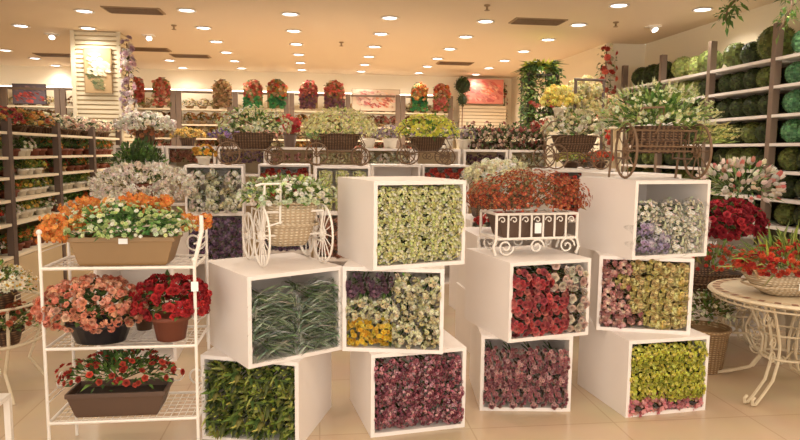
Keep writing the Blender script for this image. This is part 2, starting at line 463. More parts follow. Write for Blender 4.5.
# mixed flower bundles on those shelves
FB = []
for nm, cl in (('golden yellow and orange', [(206, 150, 70), (220, 176, 96), (190, 110, 60)]), ('dusty pink', [(206, 130, 110), (222, 160, 136), (180, 96, 84)]),
               ('deep red', [(170, 50, 44), (196, 76, 60), (140, 40, 40)]), ('cream', [(226, 206, 160), (210, 186, 140), (236, 220, 184)]), ('brown and rust', [(150, 96, 60), (120, 76, 50), (176, 120, 80)])):
    t = potted('x', 'flowers', .07, .07, M['tan_wicker'], (.15, .12, .13), (40, .07, .03, G_OLIVE), [('pom', .03, cl, 44)], 'flower_bundle', potname='basket')
    FB.append((nm, Proto(t)))
lvl = ['top', 'second', 'third', 'fourth']
for i in range(len(BX)-1):
    for k, z in enumerate(SH_Z[:4]):
        if k == 0 and i not in (1, 2, 3, 4, 7, 8): continue
        pick = random.randrange(5)
        nn = 4
        for j in range(nn):
            if k == 0 and i == 4 and j > 2: continue
            if k and random.random() < .35: pick = random.randrange(5)
            nm, pr = FB[pick]
            x = BX[i]+.18+j*(BX[i+1]-BX[i]-.32)/(nn-1)
            lb = nm+' basket flowers, back wall '+lvl[k]+' shelf, '+bay_words[i]
            pr.put((x, 13.28, z), U(0, 6), lb, lb, (1.08, 1., .85 if k == 0 else .98))

# ---- flower wall hangings above them
def hanging(name, label, w, z0, z1, top, mid, green):
    t = thing(name, label, 'wall flowers')
    h = z1-z0
    b = MB(); R = w/2; pts = [(-R, 0), (R, 0)]+[(R*math.cos(a), h-R+R*math.sin(a)) for a in [PI*k/10 for k in range(11)]]
    n = len(pts); vs = [(x, 0, z) for x, z in pts]+[(x, -.03, z) for x, z in pts]
    b.add(vs, [tuple(range(n)), tuple(range(2*n-1, n-1, -1))]+[(k, k+n, (k+1) % n+n, (k+1) % n) for k in range(n)], (150, 120, 70))
    b.build('backboard', M['painted'], t)
    bl = MB(); lf = MB()
    for i in range(120):
        x = U(-R, R)*.98; z = U(0, h)
        if z > h-R and x*x+(z-h+R)**2 > R*R: continue
        f = z/h
        if f > .48: c = top
        elif f > .38: c = random.choice([top, mid])
        else: c = mid
        bl.bloom('pom', Vector((x, -.05-U(0, .04), z)), Vector((U(-.3,.3), -1, U(-.1,.5))), .035*U(.8, 1.2), jit(random.choice(c), .15))
    for i in range(90):
        x = U(-R, R); z = U(0, h)
        if z > h-R and x*x+(z-h+R)**2 > R*R*1.1: continue
        lf.leaf(Vector((x, -.04, z)), Vector((U(-1,1), -.8, U(-.6,.6))), .07, .035, jit(random.choice(green), .2))
    bl.build('blossoms', M['petal'], t); lf.build('leaves', M['leaf'], t)
    return t
RED = [(226, 112, 90), (238, 154, 122), (208, 88, 76), (242, 196, 160)]; EM = [(60, 150, 84), (90, 170, 90), (40, 120, 70)]; PNK = [(220, 110, 100), (200, 80, 80), (232, 140, 124)]
PUR = [(130, 80, 100), (150, 90, 90), (110, 70, 90)]; CRM = [(228, 196, 150), (214, 176, 130), (190, 140, 100)]; ORG = [(226, 140, 70), (232, 110, 60), (236, 190, 110)]
hs = [(-3.5, .3, 2.3, 2.82, RED, PNK, G_MID, 'red rose wall hanging half hidden right of the slatted column'),
 (-3.03, .34, 2.3, 2.83, RED, RED, G_MID, 'bright red rose wall hanging second right of the slatted column'),
 (-1.88, .36, 2.29, 2.82, CRM, [(150, 120, 80), (190, 150, 110)], G_OLIVE, 'cream and brown rose wall hanging with rounded top'),
 (-1.29, .37, 2.29, 2.83, RED, EM, EM, 'red topped wall hanging with emerald leaves, left one of the pair'),
 (-.82, .39, 2.29, 2.85, RED+ORG, EM, EM+G_DARK, 'orange red wall hanging with emerald leaves, right one of the pair'),
 (-.2, .36, 2.3, 2.84, PNK, PUR, G_OLIVE, 'coral pink wall hanging with dull purple base, left of its pair'),
 (.31, .41, 2.3, 2.85, PNK+RED, PUR, G_OLIVE, 'coral red wall hanging with dull purple base, right of its pair'),
 (2.03, .34, 2.29, 2.85, ORG, EM, EM, 'orange and green wall hanging just right of the wide picture'),
 (2.5, .35, 2.3, 2.84, ORG+RED, PNK, G_MID, 'orange wall hanging with pink flowers beneath, beside the ball topiary')]
for x, w, z0, z1, a, bb, g, lb in hs:
    o = hanging('flower_wall_hanging', lb, w, z0, z1, a, bb, g); o.location = (x, 13.14, z0)
    b = MB(); b.tube([(0, .0, z1-z0-.02), (0, .1, z1-z0+.02)], .006, 5); b.tube([(-.05, .1, z1-z0+.02), (.05, .1, z1-z0+.02)], .006, 5); b.build('hook', M['dark_metal'], o)

# ---- pictures : flower paintings made of painted relief
def picture(label, x, y, z0, w, h, ground, strokes, frame_c, ry=0., name='flower_picture'):
    t = thing(name, label, 'picture', (x, y, z0), ry)
    b = MB(); b.box(-w/2, w/2, 0, .03, 0, h, frame_c); b.build('canvas_edge', M['painted'], t)
    b = MB(); b.add([(-w/2+.01, -.001, .01), (w/2-.01, -.001, .01), (w/2-.01, -.001, h-.01), (-w/2+.01, -.001, h-.01)], [(0, 1, 2, 3)], ground)
    for k, (cx, cz, rx, rz, c, n, s) in enumerate(strokes):
        for i in range(n):
            a = U(0, 6.3); q = math.sqrt(U(0, 1)); px = cx+rx*q*math.cos(a); pz = cz+rz*q*math.sin(a)
            px = min(max(px, -w/2+s), w/2-s); pz = min(max(pz, s), h-s); aa = U(0, 3.1); r1 = s*U(.6, 1.1); r2 = r1*U(.4, .8); yy = -.002-.0025*k-i*.00005
            b.add([(px+r1*math.cos(aa+e)*math.cos(0)*(.9 if j % 2 else 1), yy, pz+r2*math.sin(aa*0+e)*1.) for j, e in enumerate([2*PI*m/8 for m in range(8)])], [tuple(range(8))], jit(random.choice(c), .12))
    b.build('painted_face', M['painted'], t)
    return t
picture('tall canvas of white peonies with dark leaves on the slatted column', -3.0, 9.385, 2.21, .36, .61, (176, 142, 96),
        [(0, .3, .12, .26, [(168, 160, 110), (196, 170, 120)], 30, .04), (-.07, .26, .09, .14, [(96, 104, 62), (70, 84, 50)], 26, .035), (.03, .12, .08, .08, [(90, 96, 54), (120, 116, 70)], 22, .035),
         (-.04, .46, .09, .08, [(226, 208, 176), (206, 184, 148)], 34, .04), (.05, .34, .1, .1, [(232, 216, 188), (212, 190, 156)], 44, .045), (-.04, .3, .08, .06, [(220, 200, 170)], 20, .035)], (150, 120, 80))
picture('dark red landscape flower picture at the left end of the back wall', -5.46, 13.14, 2.28, .6, .38, (96, 84, 96),
        [(0, .12, .27, .1, [(170, 50, 46), (196, 70, 60), (120, 40, 40)], 60, .04), (0, .28, .26, .06, [(110, 100, 120), (140, 110, 110)], 24, .05)], (60, 50, 50))
picture('wide pale pink blossom picture on the middle of the back wall', 1.15, 13.14, 2.27, .98, .44, (226, 204, 180),
        [(0, .25, .45, .18, [(226, 190, 176), (190, 140, 130), (236, 210, 196)], 90, .05), (-.25, .25, .15, .15, [(196, 110, 110), (230, 180, 170)], 40, .05), (.2, .22, .18, .14, [(220, 140, 110), (190, 90, 80), (240, 200, 170)], 46, .05), (-.02, .12, .2, .05, [(186, 60, 56)], 22, .03)], (150, 124, 96))
picture('large coral red flower picture on the right of the back wall', 3.4, 13.2, 2.47, .84, .5, (228, 128, 112),
        [(0, .25, .38, .22, [(228, 116, 104), (236, 150, 128), (210, 90, 84)], 110, .06), (.1, .3, .2, .12, [(244, 170, 130), (240, 110, 70)], 40, .05)], (220, 120, 104))
b = MB()
for i in range(7): b.box(-.5, .5, 0, .03, i*.07, i*.07+.055, (240, 222, 190))
b.box(-.5, .5, .03, .05, 0, .48, (190, 164, 126))
t = tag(b.build('slatted_panel', M['painted']), 'cream horizontal slat panel under the large coral flower picture', 'panel'); t.location = (3.42, 13.3, 1.96)
b = MB(); b.box(-.5, .5, 0, .3, 0, 1.96); t = tag(b.build('display_counter', M['shelf']), 'cream counter at the right end of the back wall under the slat panel', 'counter'); t.location = (3.42, 13.25, 0)

t = thing('topiary_pedestal', 'slim cream pedestal under the double ball topiary', 'pedestal', (2.82, 12.6, 0)); b = MB(); b.box(-.1, .1, -.1, .1, .03, 1.5); b.build('shaft', M['shelf'], t); b = MB(); b.box(-.13, .13, -.13, .13, 1.5, 1.53); b.build('top', M['shelf'], t); b = MB(); b.box(-.13, .13, -.13, .13, 0, .03); b.build('base', M['shelf'], t)
# ball topiary by that picture
t = thing('ball_topiary', 'double ball topiary with a dark green ball above a smaller one', 'topiary', (2.82, 12.6, 1.53))
b = MB(); b.tube([(0, 0, .1), (0, 0, 1.2)], .012, 6, (90, 66, 40)); b.build('trunk', M['rustic'], t)
pot(t, .12, .2, M['white_pot'])
def leafball(par, c, r, n, cols, L=.05, nm='leaf_ball'):
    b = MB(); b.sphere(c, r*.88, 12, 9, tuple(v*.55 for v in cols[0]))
    for i in range(n):
        d = dirs(-1); p = Vector(c)+d*r*.86
        b.leaf(p, (d+Vector((U(-1,1), U(-1,1), U(-1,1)))*.7), L*U(.7, 1.2), L*.5, jit(random.choice(cols), .25), .1)
    b.build(nm, M['leaf'], par)
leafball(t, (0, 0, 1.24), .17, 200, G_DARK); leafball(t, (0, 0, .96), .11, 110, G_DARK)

# garlands
def garland(label, pts, rad, blooms, greens, nb, nl, L=.06, name='flower_garland'):
    t = thing(name, label, 'garland', pts[0]); o = Vector(pts[0])
    P_ = [Vector(p)-o for p in pts]
    b = MB(); b.tube(P_, .008, 5, (90, 70, 44)); b.build('vine', M['rustic'], t)
    def on():
        k = U(0, len(P_)-1.001); i = int(k); return P_[i].lerp(P_[i+1], k-i)
    lf = MB(); bl = MB()
    for i in range(nl):
        d = dirs(-1); lf.leaf(on()+d*rad*U(.2, .9), (d+Vector((0, 0, -.3))), L*U(.7, 1.3), L*.45, jit(random.choice(greens), .2))
    lf.build('leaves', M['leaf'], t)
    for kind, s, cl, m in blooms:
        for i in range(m):
            d = dirs(-1)
            if d.y > .3: d.y *= -1
            bl.bloom(kind, on()+d*rad*U(.7, 1.), d, s*U(.8, 1.2), jit(random.choice(cl), .12))
    if bl.v: bl.build('blossoms', M['petal'], t)
    return t
garland('pale lilac and white flower garland hanging down the right edge of the slatted column', [(-2.62, 9.42, 2.9), (-2.6, 9.4, 2.5), (-2.63, 9.42, 2.1), (-2.6, 9.42, 1.7)], .1, [('pom', .045, [(222, 196, 206), (236, 226, 222), (186, 156, 176)], 90)], G_DARK+G_OLIVE, 0, 120)
garland('red blossom vine tree against the pier at the far right', [(4.05, 8.85, 1.35), (4.05, 8.85, 2.2), (4.05, 8.85, 2.93)], .15, [('pom', .05, [(206, 66, 56), (226, 110, 90)], 60), ('pom', .035, [(216, 206, 170)], 50)], G_MID+G_OLIVE, 0, 220, name='flower_column')
garland('slim dark vine garland hanging at the right corner of the back wall', [(3.9, 13.4, 2.93), (3.92, 13.4, 2.1)], .06, [('pom', .03, [(180, 80, 70)], 14)], G_DARK+G_OLIVE, 0, 70)
garland('trailing ivy strands hanging from the ceiling over the right shelves', [(4.15, 6.1, 3.04), (4.1, 6.2, 2.93), (4.15, 6.3, 2.84)], .12, [], G_MID, 0, 70, .08, 'hanging_ivy')
garland('trailing ivy hanging over the upright at the right edge', [(4.2, 5.5, 3.04), (4.2, 5.42, 2.8), (4.16, 5.5, 2.6)], .09, [], G_MID+G_LIGHT, 0, 80, .07, 'hanging_ivy')

# ------------------------------------------------------------------ right wall shelving with moss balls
RS = [2.38, 2.12, 1.85, 1.58, 1.32, 1.06, .8, .5]
RY = [8.74, 7.72, 6.7, 5.68, 4.66, 3.64]
rw = ['farthest bay', 'second farthest bay', 'middle bay', 'near bay', 'nearest bay']
MBALL = {}
for nm, cols in (('dark', [(46, 60, 24), (60, 76, 30), (36, 48, 20)]), ('olive', [(96, 110, 44), (114, 128, 54), (80, 92, 36)]), ('light', [(150, 160, 76), (170, 176, 96), (130, 142, 64)]), ('emerald', [(86, 150, 96), (108, 172, 112), (66, 124, 78)])):
    t = thing('moss_ball', 'x', 'moss ball'); b = MB(); b.moss((0, 0, .122), .117, cols)
    for q_ in range(420):
        d = dirs(-1); b.leaf(Vector((0, 0, .122))+d*.112, d+Vector((U(-1,1), U(-1,1), U(-.5,1)))*.7, .018, .011, jit(random.choice(cols), .25), .1)
    b.build('moss', M['leaf'], t)
    b = MB(); b.lathe([(.04, 0), (.05, .006), (.03, .02)], 10); b.build('stand', M['dark_metal'], t)
    MBALL[nm] = Proto(t)
def rbay(i):
    y1, y0 = RY[i], RY[i+1]
    t = thing('moss_shelf_unit', 'right wall shelving of cream boards and brown uprights, '+rw[i], 'shelving', (4.25, (y0+y1)/2, 0))
    w = (y1-y0)/2
    for s in ((-1, 1) if i == len(RY)-2 else (1,)):
        b = MB(); b.box(0, .07, s*w-.03, s*w+.03, 0, 2.7); b.build('upright', M['upright'], t)
    for z in RS:
        b = MB(); b.box(.0, .43, -w+.031, w-.031, z-.028, z); b.build('shelf', M['box'], t)
    b = MB(); b.box(.43, .44, -w+.031, w-.031, 0, 2.38); b.build('back_panel', M['shelf_back'], t)
for i in range(5): rbay(i)
sw = ['top', 'second', 'third', 'fourth', 'fifth', 'sixth', 'seventh']
for i in range(5):
    for k, z in enumerate(RS[:7]):
        if i == 4 and k < 3: continue
        y = RY[i]-(.13 if k else .19); yend = RY[i+1]+.1
        while y > yend:
            kd = 'emerald' if i >= 3 and k < 4 else ('light' if (i == 1 and k < 2 and y > 7.0) else random.choice(['dark', 'dark', 'olive', 'dark']))
            word = {'dark': 'dark green', 'olive': 'olive green', 'light': 'pale yellow green', 'emerald': 'bright green'}[kd]
            s = U(.85, 1.04) if k else random.choice((1., 1.15, 1.35, 1.5))
            s = min(s, .94 if k else 1.5)
            lb = word+' moss ball, right wall '+sw[k]+' shelf, '+rw[i]
            MBALL[kd].put((4.25+.05+.125*s, y, z), U(0, 6), lb, lb, s)
            y -= .25*s*(U(.9, 1.02) if k else .5)
            if not k: s = min(1.5, max(.95, s))
            if not k: y -= .125*s*U(1., 1.1)

# ------------------------------------------------------------------ left free-standing shelving with potted plants
LZ = [1.6, 1.38, 1.2, 1.0, .79, .5]
LYs = [9.25, 8.2, 7.14, 6.06, 4.98, 3.9]
lw = ['farthest bay', 'second farthest bay', 'middle bay', 'near bay', 'nearest bay']
def lbay(i):
    y1, y0 = LYs[i], LYs[i+1]
    t = thing('plant_shelf_unit', 'left shelving of cream boards on dark uprights, '+lw[i], 'shelving', (-2.7, (y0+y1)/2, 0)); w = (y1-y0)/2
    for s in ((-1, 1) if i == 4 else (1,)):
        b = MB(); b.box(-.05, 0.01, s*w-.035, s*w+.035, 0, 1.72); b.build('upright', M['upright_dark'], t)
    for z in LZ:
        b = MB(); b.box(-.42, -.0, -w+.036, w-.036, z-.024, z); b.build('shelf', M['shelf'], t)
    b = MB(); b.box(-.47, -.43, -w, w, 0, 1.6); b.build('back_panel', M['left_back'], t)
    b = MB(); b.box(-.42, .0, -w+.036, w-.036, 0, .47); b.build('base_cabinet', M['plinth'], t)
for i in range(5): lbay(i)
SP = []
for nm, pm, lv, cl in (('white flowered plant in a white pot', 'white_pot', G_MID, [(236, 228, 206)]), ('leafy green plant in a white pot', 'white_pot', G_MID, None), ('dark leafy plant in a terracotta pot', 'terracotta', G_DARK, None),
                   ('orange flowered plant in a terracotta pot', 'terracotta', G_MID, [(222, 130, 60)]), ('red flowered plant in a tan basket', 'tan_wicker', G_DARK, [(186, 56, 44)]), ('yellow flowered plant in a white pot', 'white_pot', G_LIGHT, [(226, 196, 90)])):
    t = potted('x', 'potted plant', .045, .06, M[pm], (.08, .08, .075), (46, .05, .022, lv), [('pom', .017, cl, 16)] if cl else [], 'small_potted_plant')
    SP.append((nm, Proto(t)))
lsw = ['top', 'second', 'third', 'fourth', 'fifth', 'lowest']
for i in range(5):
    for k in range(1, 6):
        if i == 4 and k < 3: continue
        pk = random.randrange(6)
        for j in range(6):
            if random.random() < .4: pk = random.randrange(6)
            nm, pr = SP[pk]; y = LYs[i]-.13-j*.165
            lb = nm+', left shelving '+lsw[k]+' board, '+lw[i]
            pr.put((-2.82+U(-.03, .02), y, LZ[k]), U(0, 6), lb, lb, 1.0 if k == 2 else U(1.1, 1.25))
TB = []
for nm, cl in (('crimson', [(170, 50, 50), (200, 80, 70), (140, 40, 50)]), ('orange and yellow', [(222, 150, 70), (232, 186, 100), (200, 90, 60)]), ('pinkish cream', [(232, 206, 176), (214, 170, 150), (240, 226, 200)]), ('white', [(236, 224, 200), (226, 206, 186), (190, 150, 140)])):
    t = potted('x', 'flowers', .09, .09, M['brown_wicker'], (.19, .19, .15), (70, .08, .035, G_DARK), [('pom', .03, cl, 70)], 'flower_basket', potname='basket')
    TB.append((nm, Proto(t)))
for i, (y, pk) in enumerate([(5.2, 0), (5.55, 0), (5.9, 1), (6.25, 0), (6.6, 1), (6.95, 1), (7.3, 2), (7.65, 2), (8.0, 3), (8.35, 2), (8.7, 3), (9.05, 2)]):
    nm, pr = TB[pk]; lb = nm+' flowers in a dark basket along the top of the left shelving'
    pr.put((-2.87, y, 1.6), U(0, 6), lb, lb, (1, 1, .8))

# ------------------------------------------------------------------ white display boxes
BW, BD, BH = .517, .535, .44
def box_mesh():
    b = MB(); t = .02
    b.box(0, BW, 0, BD, 0, t); b.box(0, BW, 0, BD, BH-t, BH); b.box(0, t, 0, BD, t, BH-t); b.box(BW-t, BW, 0, BD, t, BH-t); b.box(t, BW-t, BD-t, BD, t, BH-t)
    return b
box0 = tag(box_mesh().build('display_box', M['box']), 'x', 'display box')
BOX = Proto(box0)
def dbox(x, y, rz, lvl, label, z0=0., group=None):
    return BOX.put((x, y, z0+BH*lvl), rz, label, group)
def inbox(x, y, rz, z, lx, ly, lz):
    c, s = math.cos(rz), math.sin(rz)
    return (x+lx*c-ly*s, y+lx*s+ly*c, z+lz)

# ---- bunches, lying with their heads towards -Y
def bunch(label, cat, blooms, leaves, R=(.075, .05, .07), wrap=None, depth=.3, name='flower_bunch'):
    t = thing(name, label, cat)
    lf = MB(); bl = MB()
    n, L, W, cols = leaves; lim = .04 if R[0] < .06 else .06 if R[0] < .078 else (R[0] if R[0] > .1 else .078); flat = R[0] > .11
    for i in range(n):
        a = U(0, 6.3); q = math.sqrt(U(0, 1)); p = Vector((R[0]*q*math.cos(a), -R[1]*(1-q*q)*.6+U(0, .05), R[2]*q*math.sin(a)))
        lf.leaf(p, Vector((random.choice((-1, 1, 1)), -U(.0, .5), U(-.55,.65))) if flat else Vector((U(-1,1), -U(.1, 1), U(-.8,1))), L*U(.6, 1.2), W*U(.7, 1.2), jit(random.choice(cols), .28), U(0, .3))
    lf.clamp(lim, -.068, .08); lf.build('leaves', M['leaf'], t)
    for kind, s, cl, m in blooms:
        for i in range(m):
            a = U(0, 6.3); q = math.sqrt(U(0, 1))
            p = Vector((R[0]*1.12*q*math.cos(a), -R[1]*(1-q*q)-U(0, .02), R[2]*1.12*q*math.sin(a)))
            nn = Vector((p.x/R[0]*.6+U(-.3,.3), -1, p.z/R[2]*.6+U(-.2,.5)))
            bl.bloom(kind, p, nn, s*U(.75, 1.2), jit(random.choice(cl), .16))
    if bl.v: bl.clamp(lim+.003, -.075, .08); bl.build('blossoms', M['petal'], t)
    st = MB()
    for i in range(5):
        a = 6.28*i/5; st.tube([(.03*math.cos(a), .0, .03*math.sin(a)), (.012*math.cos(a+.5), depth*.6, .012*math.sin(a+.5)), (.02*math.cos(a+1), depth, .02*math.sin(a+1))], .004, 4, random.choice(G_MID))
    st.build('stems', M['leaf'], t)
    if wrap:
        w = MB(); seg = 14; vs = []
        for rr, yy in ((1.22, -R[1]-.005), (1.1, .02), (.7, .12), (.35, .24), (.42, depth*.98)):
            for k in range(seg):
                a = 2*PI*k/seg; q = rr*U(.93, 1.07); vs.append((R[0]*q*math.cos(a), yy+U(-.008, .008), R[2]*q*math.sin(a)))
        w.add(vs, [(i*seg+k, i*seg+(k+1) % seg, (i+1)*seg+(k+1) % seg, (i+1)*seg+k) for i in range(4) for k in range(seg)])
        w.build('wrapper', M[wrap], t, True)
    return t
def variants(n, *a, **k):
    return [Proto(bunch(*a, **k)) for _ in range(n)]
GW = [(220, 218, 150), (236, 232, 180), (198, 200, 122), (244, 240, 206), (176, 178, 100)]
K = {
 'sage': variants(3, 'x', 'foliage bunch', [], (110, .13, .014, [(130, 148, 118), (158, 170, 146), (98, 122, 86), (206, 208, 194), (78, 100, 68)]), (.115, .05, .055), 'cello', name='foliage_bunch'),
 'lily': variants(3, 'x', 'foliage bunch', [('plume', .016, [(166, 178, 60), (140, 160, 50), (196, 200, 90)], 10)], (70, .1, .026, [(72, 94, 40), (104, 124, 48), (142, 156, 62), (184, 192, 90), (52, 68, 30)]), (.075, .05, .07), name='foliage_bunch'),
 'greenwhite': variants(3, 'x', 'flower bunch', [('tiny', .0085, GW, 300)], (60, .03, .011, [(110, 124, 56), (136, 146, 74), (84, 96, 44)]), (.075, .045, .065)),
 'plum': variants(2, 'x', 'flower bunch', [('head', .02, [(92, 58, 78), (72, 46, 62), (120, 84, 104)], 22)], (24, .05, .02, G_DARK), (.07, .045, .06)),
 'creamhead': variants(3, 'x', 'flower bunch', [('head', .016, [(222, 214, 168), (236, 230, 194), (200, 192, 140)], 46)], (34, .05, .02, G_OLIVE+G_MID), (.075, .045, .065)),
 'yellow': variants(2, 'x', 'flower bunch', [('pom', .015, [(232, 190, 50), (240, 206, 80), (216, 168, 40)], 60)], (24, .05, .02, G_MID), (.075, .045, .065)),
 'mauvepink': variants(3, 'x', 'flower bunch', [('head', .0115, [(178, 96, 112), (204, 130, 140), (150, 72, 90), (222, 166, 170), (120, 56, 70)], 95)], (40, .04, .016, [(70, 50, 40), (84, 84, 44), (60, 40, 40)]), (.075, .05, .065)),
 'duskrose': variants(3, 'x', 'flower bunch', [('rose', .0125, [(184, 114, 120), (204, 142, 144), (158, 88, 98), (216, 164, 162)], 85)], (40, .04, .016, [(84, 54, 44), (74, 70, 40)]), (.075, .05, .065)),
 'coral': variants(3, 'x', 'flower bunch', [('rose', .023, [(222, 90, 92), (232, 126, 118), (204, 66, 76), (170, 64, 74)], 30)], (30, .05, .02, [(76, 50, 40), (70, 84, 44)]), (.075, .05, .065)),
 'blush': variants(2, 'x', 'flower bunch', [('rose', .027, [(226, 204, 186), (236, 220, 204), (210, 176, 160)], 20)], (30, .05, .02, [(90, 62, 50), (80, 84, 50)]), (.075, .05, .065)),
 'lavender': variants(2, 'x', 'flower bunch', [('head', .019, [(176, 160, 190), (150, 134, 170), (204, 192, 208)], 22)], (26, .05, .016, [(150, 150, 124), (176, 172, 150)]), (.075, .045, .055), 'cello'),
 'babybreath': variants(3, 'x', 'flower bunch', [('five', .0105, [(232, 226, 210), (214, 208, 184), (240, 236, 226)], 70)], (34, .06, .014, [(176, 178, 144), (196, 196, 168), (146, 154, 114)]), (.075, .045, .06), 'cello'),
 'pinkfuzz': variants(3, 'x', 'flower bunch', [('head', .02, [(212, 146, 140), (228, 172, 164), (190, 116, 116), (232, 190, 178)], 20)], (30, .05, .018, [(120, 84, 70), (110, 96, 60)]), (.05, .045, .04)),
 'wraprose': variants(3, 'x', 'flower bunch', [('head', .019, [(226, 204, 128), (236, 218, 152), (208, 182, 100)], 12), ('rose', .018, [(228, 200, 120)], 5)], (6, .04, .02, G_OLIVE), (.044, .03, .034), 'paper', .28),
 'limefine': variants(3, 'x', 'flower bunch', [('tiny', .0105, [(176, 176, 40), (200, 196, 70), (146, 150, 36), (214, 206, 96)], 190)], (60, .035, .018, [(86, 100, 30), (110, 124, 40), (60, 72, 26)]), (.075, .045, .065)),
 'pinktiny': variants(2, 'x', 'flower bunch', [('tiny', .017, [(206, 120, 128), (222, 150, 152), (180, 90, 104)], 60)], (30, .035, .018, G_OLIVE), (.075, .045, .05)),
 'purple': variants(2, 'x', 'flower bunch', [('head', .024, [(126, 96, 130), (104, 76, 110), (150, 120, 150)], 20)], (30, .05, .02, G_DARK), (.08, .045, .07)),
 'brownpink': variants(2, 'x', 'flower bunch', [('pom', .028, [(176, 120, 100), (200, 150, 120), (150, 96, 76)], 22)], (30, .05, .02, G_OLIVE), (.08, .045, .07)),
 'whitebig': variants(3, 'x', 'flower bunch', [('head', .032, [(226, 222, 194), (206, 204, 162), (236, 232, 210)], 14)], (40, .06, .024, G_MID+G_OLIVE), (.085, .045, .075)),
 'redsmall': variants(2, 'x', 'flower bunch', [('pom', .026, [(190, 60, 50), (210, 90, 70), (160, 44, 44)], 24)], (30, .05, .02, G_DARK), (.08, .045, .07)),
}
def fill(bx, rows, where):
    """rows: list of (z centre, [(kind, text), ...]) from top to bottom; the box frame is bx = (x, y, rz, z)"""
    x, y, rz, z = bx
    for zi, row in rows:
        n = len(row)
        for j, (kd, txt) in enumerate(row):
            lx = .02+(BW-.04)*(j+.5)/n
            pr = random.choice(K[kd])
            lb = txt+' '+where
            pr.put(inbox(x, y, rz, z, lx+(U(-.01, .01) if n > 5 and 0 < j < n-1 else U(-.003, .003)), .036+U(-.014, .012), zi+U(-.006, .006)+(U(-.014, .01) if n > 5 else 0)), rz+U(-.02, .02), lb, lb)
def rowsof(zs, spec):
    return list(zip(zs, spec))
STK = {'A1': (-.331, 2.981, .527, 1), 'A2': (-.592, 3.22, -.32, 0), 'B1': (.264, 3.096, .304, 2), 'B2': (.117, 3.218, -.194, 1), 'B3': (.26, 3.145, .152, 0),
       'C1': (1.012, 3.273, .227, 1), 'C2': (.905, 3.429, -.124, 0), 'D1': (1.725, 3.328, .194, 2), 'D2': (1.606, 3.481, -.289, 1), 'D3': (1.694, 3.252, .111, 0)}
lab = {'A1': 'upper white display box of the left stack, holding wrapped grey green foliage', 'A2': 'lower white display box of the left stack, full of yellow green foliage',
 'B1': 'topmost white display box of the centre stack, packed with tiny green white flowers', 'B2': 'middle white display box of the centre stack, with plum, cream and yellow flowers',
 'B3': 'bottom white display box of the centre stack, filled with mauve pink flowers', 'C1': 'upper white display box with coral and blush roses, under the scrolled flower stand',
 'C2': 'lower white display box with dusky pink roses, below the coral rose box', 'D1': 'topmost white display box of the right stack, with wrapped white and lavender flowers',
 'D2': 'middle white display box of the right stack, with pink flowers and paper wrapped yellow roses', 'D3': 'bottom white display box of the right stack, with lime and pink flowers'}
def bf(k): x, y, r, l = STK[k]; return (x, y, r, l*BH)
for k, (x, y, r, l) in STK.items(): dbox(x, y, r, l, lab[k])
Z3 = (.335, .215, .095); 
S = ('sage', 'cellophane wrapped grey green foliage bunch'); fill(bf('A1'), rowsof((.30, .235, .165, .085), [[S]*2]*4), 'in the upper box of the left stack')
S = ('lily', 'yellow green leafy bunch'); fill(bf('A2'), rowsof((.33, .22, .10), [[S]*4]*3), 'in the lower box of the left stack')
S = ('greenwhite', 'bunch of tiny green white flowers'); fill(bf('B1'), rowsof((.34, .22, .095), [[S]*4]*3), 'in the topmost box of the centre stack')
a, b_, c = ('plum', 'dark plum flower bunch'), ('creamhead', 'cream white flower bunch'), ('yellow', 'bright yellow flower bunch'); w = 'in the middle box of the centre stack'
fill(bf('B2'), rowsof(Z3, [[a, a, b_, b_], [b_, b_, b_, b_], [c, c, b_, b_]]), w)
S = ('mauvepink', 'mauve pink flower bunch'); fill(bf('B3'), rowsof(Z3, [[S, S, S, S]]*3), 'in the bottom box of the centre stack')
a, b_ = ('coral', 'coral red rose bunch'), ('blush', 'pale blush rose bunch'); fill(bf('C1'), rowsof(Z3, [[a, a, b_, b_], [a, a, a, b_], [a, a, a, b_]]), 'in the box under the scrolled flower stand')
S = ('duskrose', 'dusky pink rose bunch'); fill(bf('C2'), rowsof((.29, .19, .085), [[S]*4]*3), 'in the bottom box below the coral roses')
a, b_ = ('lavender', 'wrapped pale lavender flower bunch'), ('babybreath', 'cellophane wrapped white flower bunch'); fill(bf('D1'), rowsof((.265, .175, .08), [[b_]*3, [a, b_, b_, b_], [a, a, b_, b_]]), 'in the topmost box of the right stack')
a, b_ = ('pinkfuzz', 'fluffy pale pink flower bunch'), ('wraprose', 'paper wrapped yellow rose bunch')
fill(bf('D2'), rowsof((.375, .30, .225, .15, .07), [[a, a, b_, b_, b_, b_], [a, b_, b_, b_, b_, b_], [a, a, b_, b_, b_, b_], [a, a, b_, b_, b_, b_], [a, a, a, b_, b_, b_]]), 'in the middle box of the right stack')
a, b_ = ('limefine', 'lime yellow fine flower bunch'), ('pinktiny', 'small pink flower bunch'); fill(bf('D3'), rowsof((.34, .22, .14, .055), [[a]*4, [a]*4, [a]*4, [b_]*4]), 'in the bottom box of the right stack')

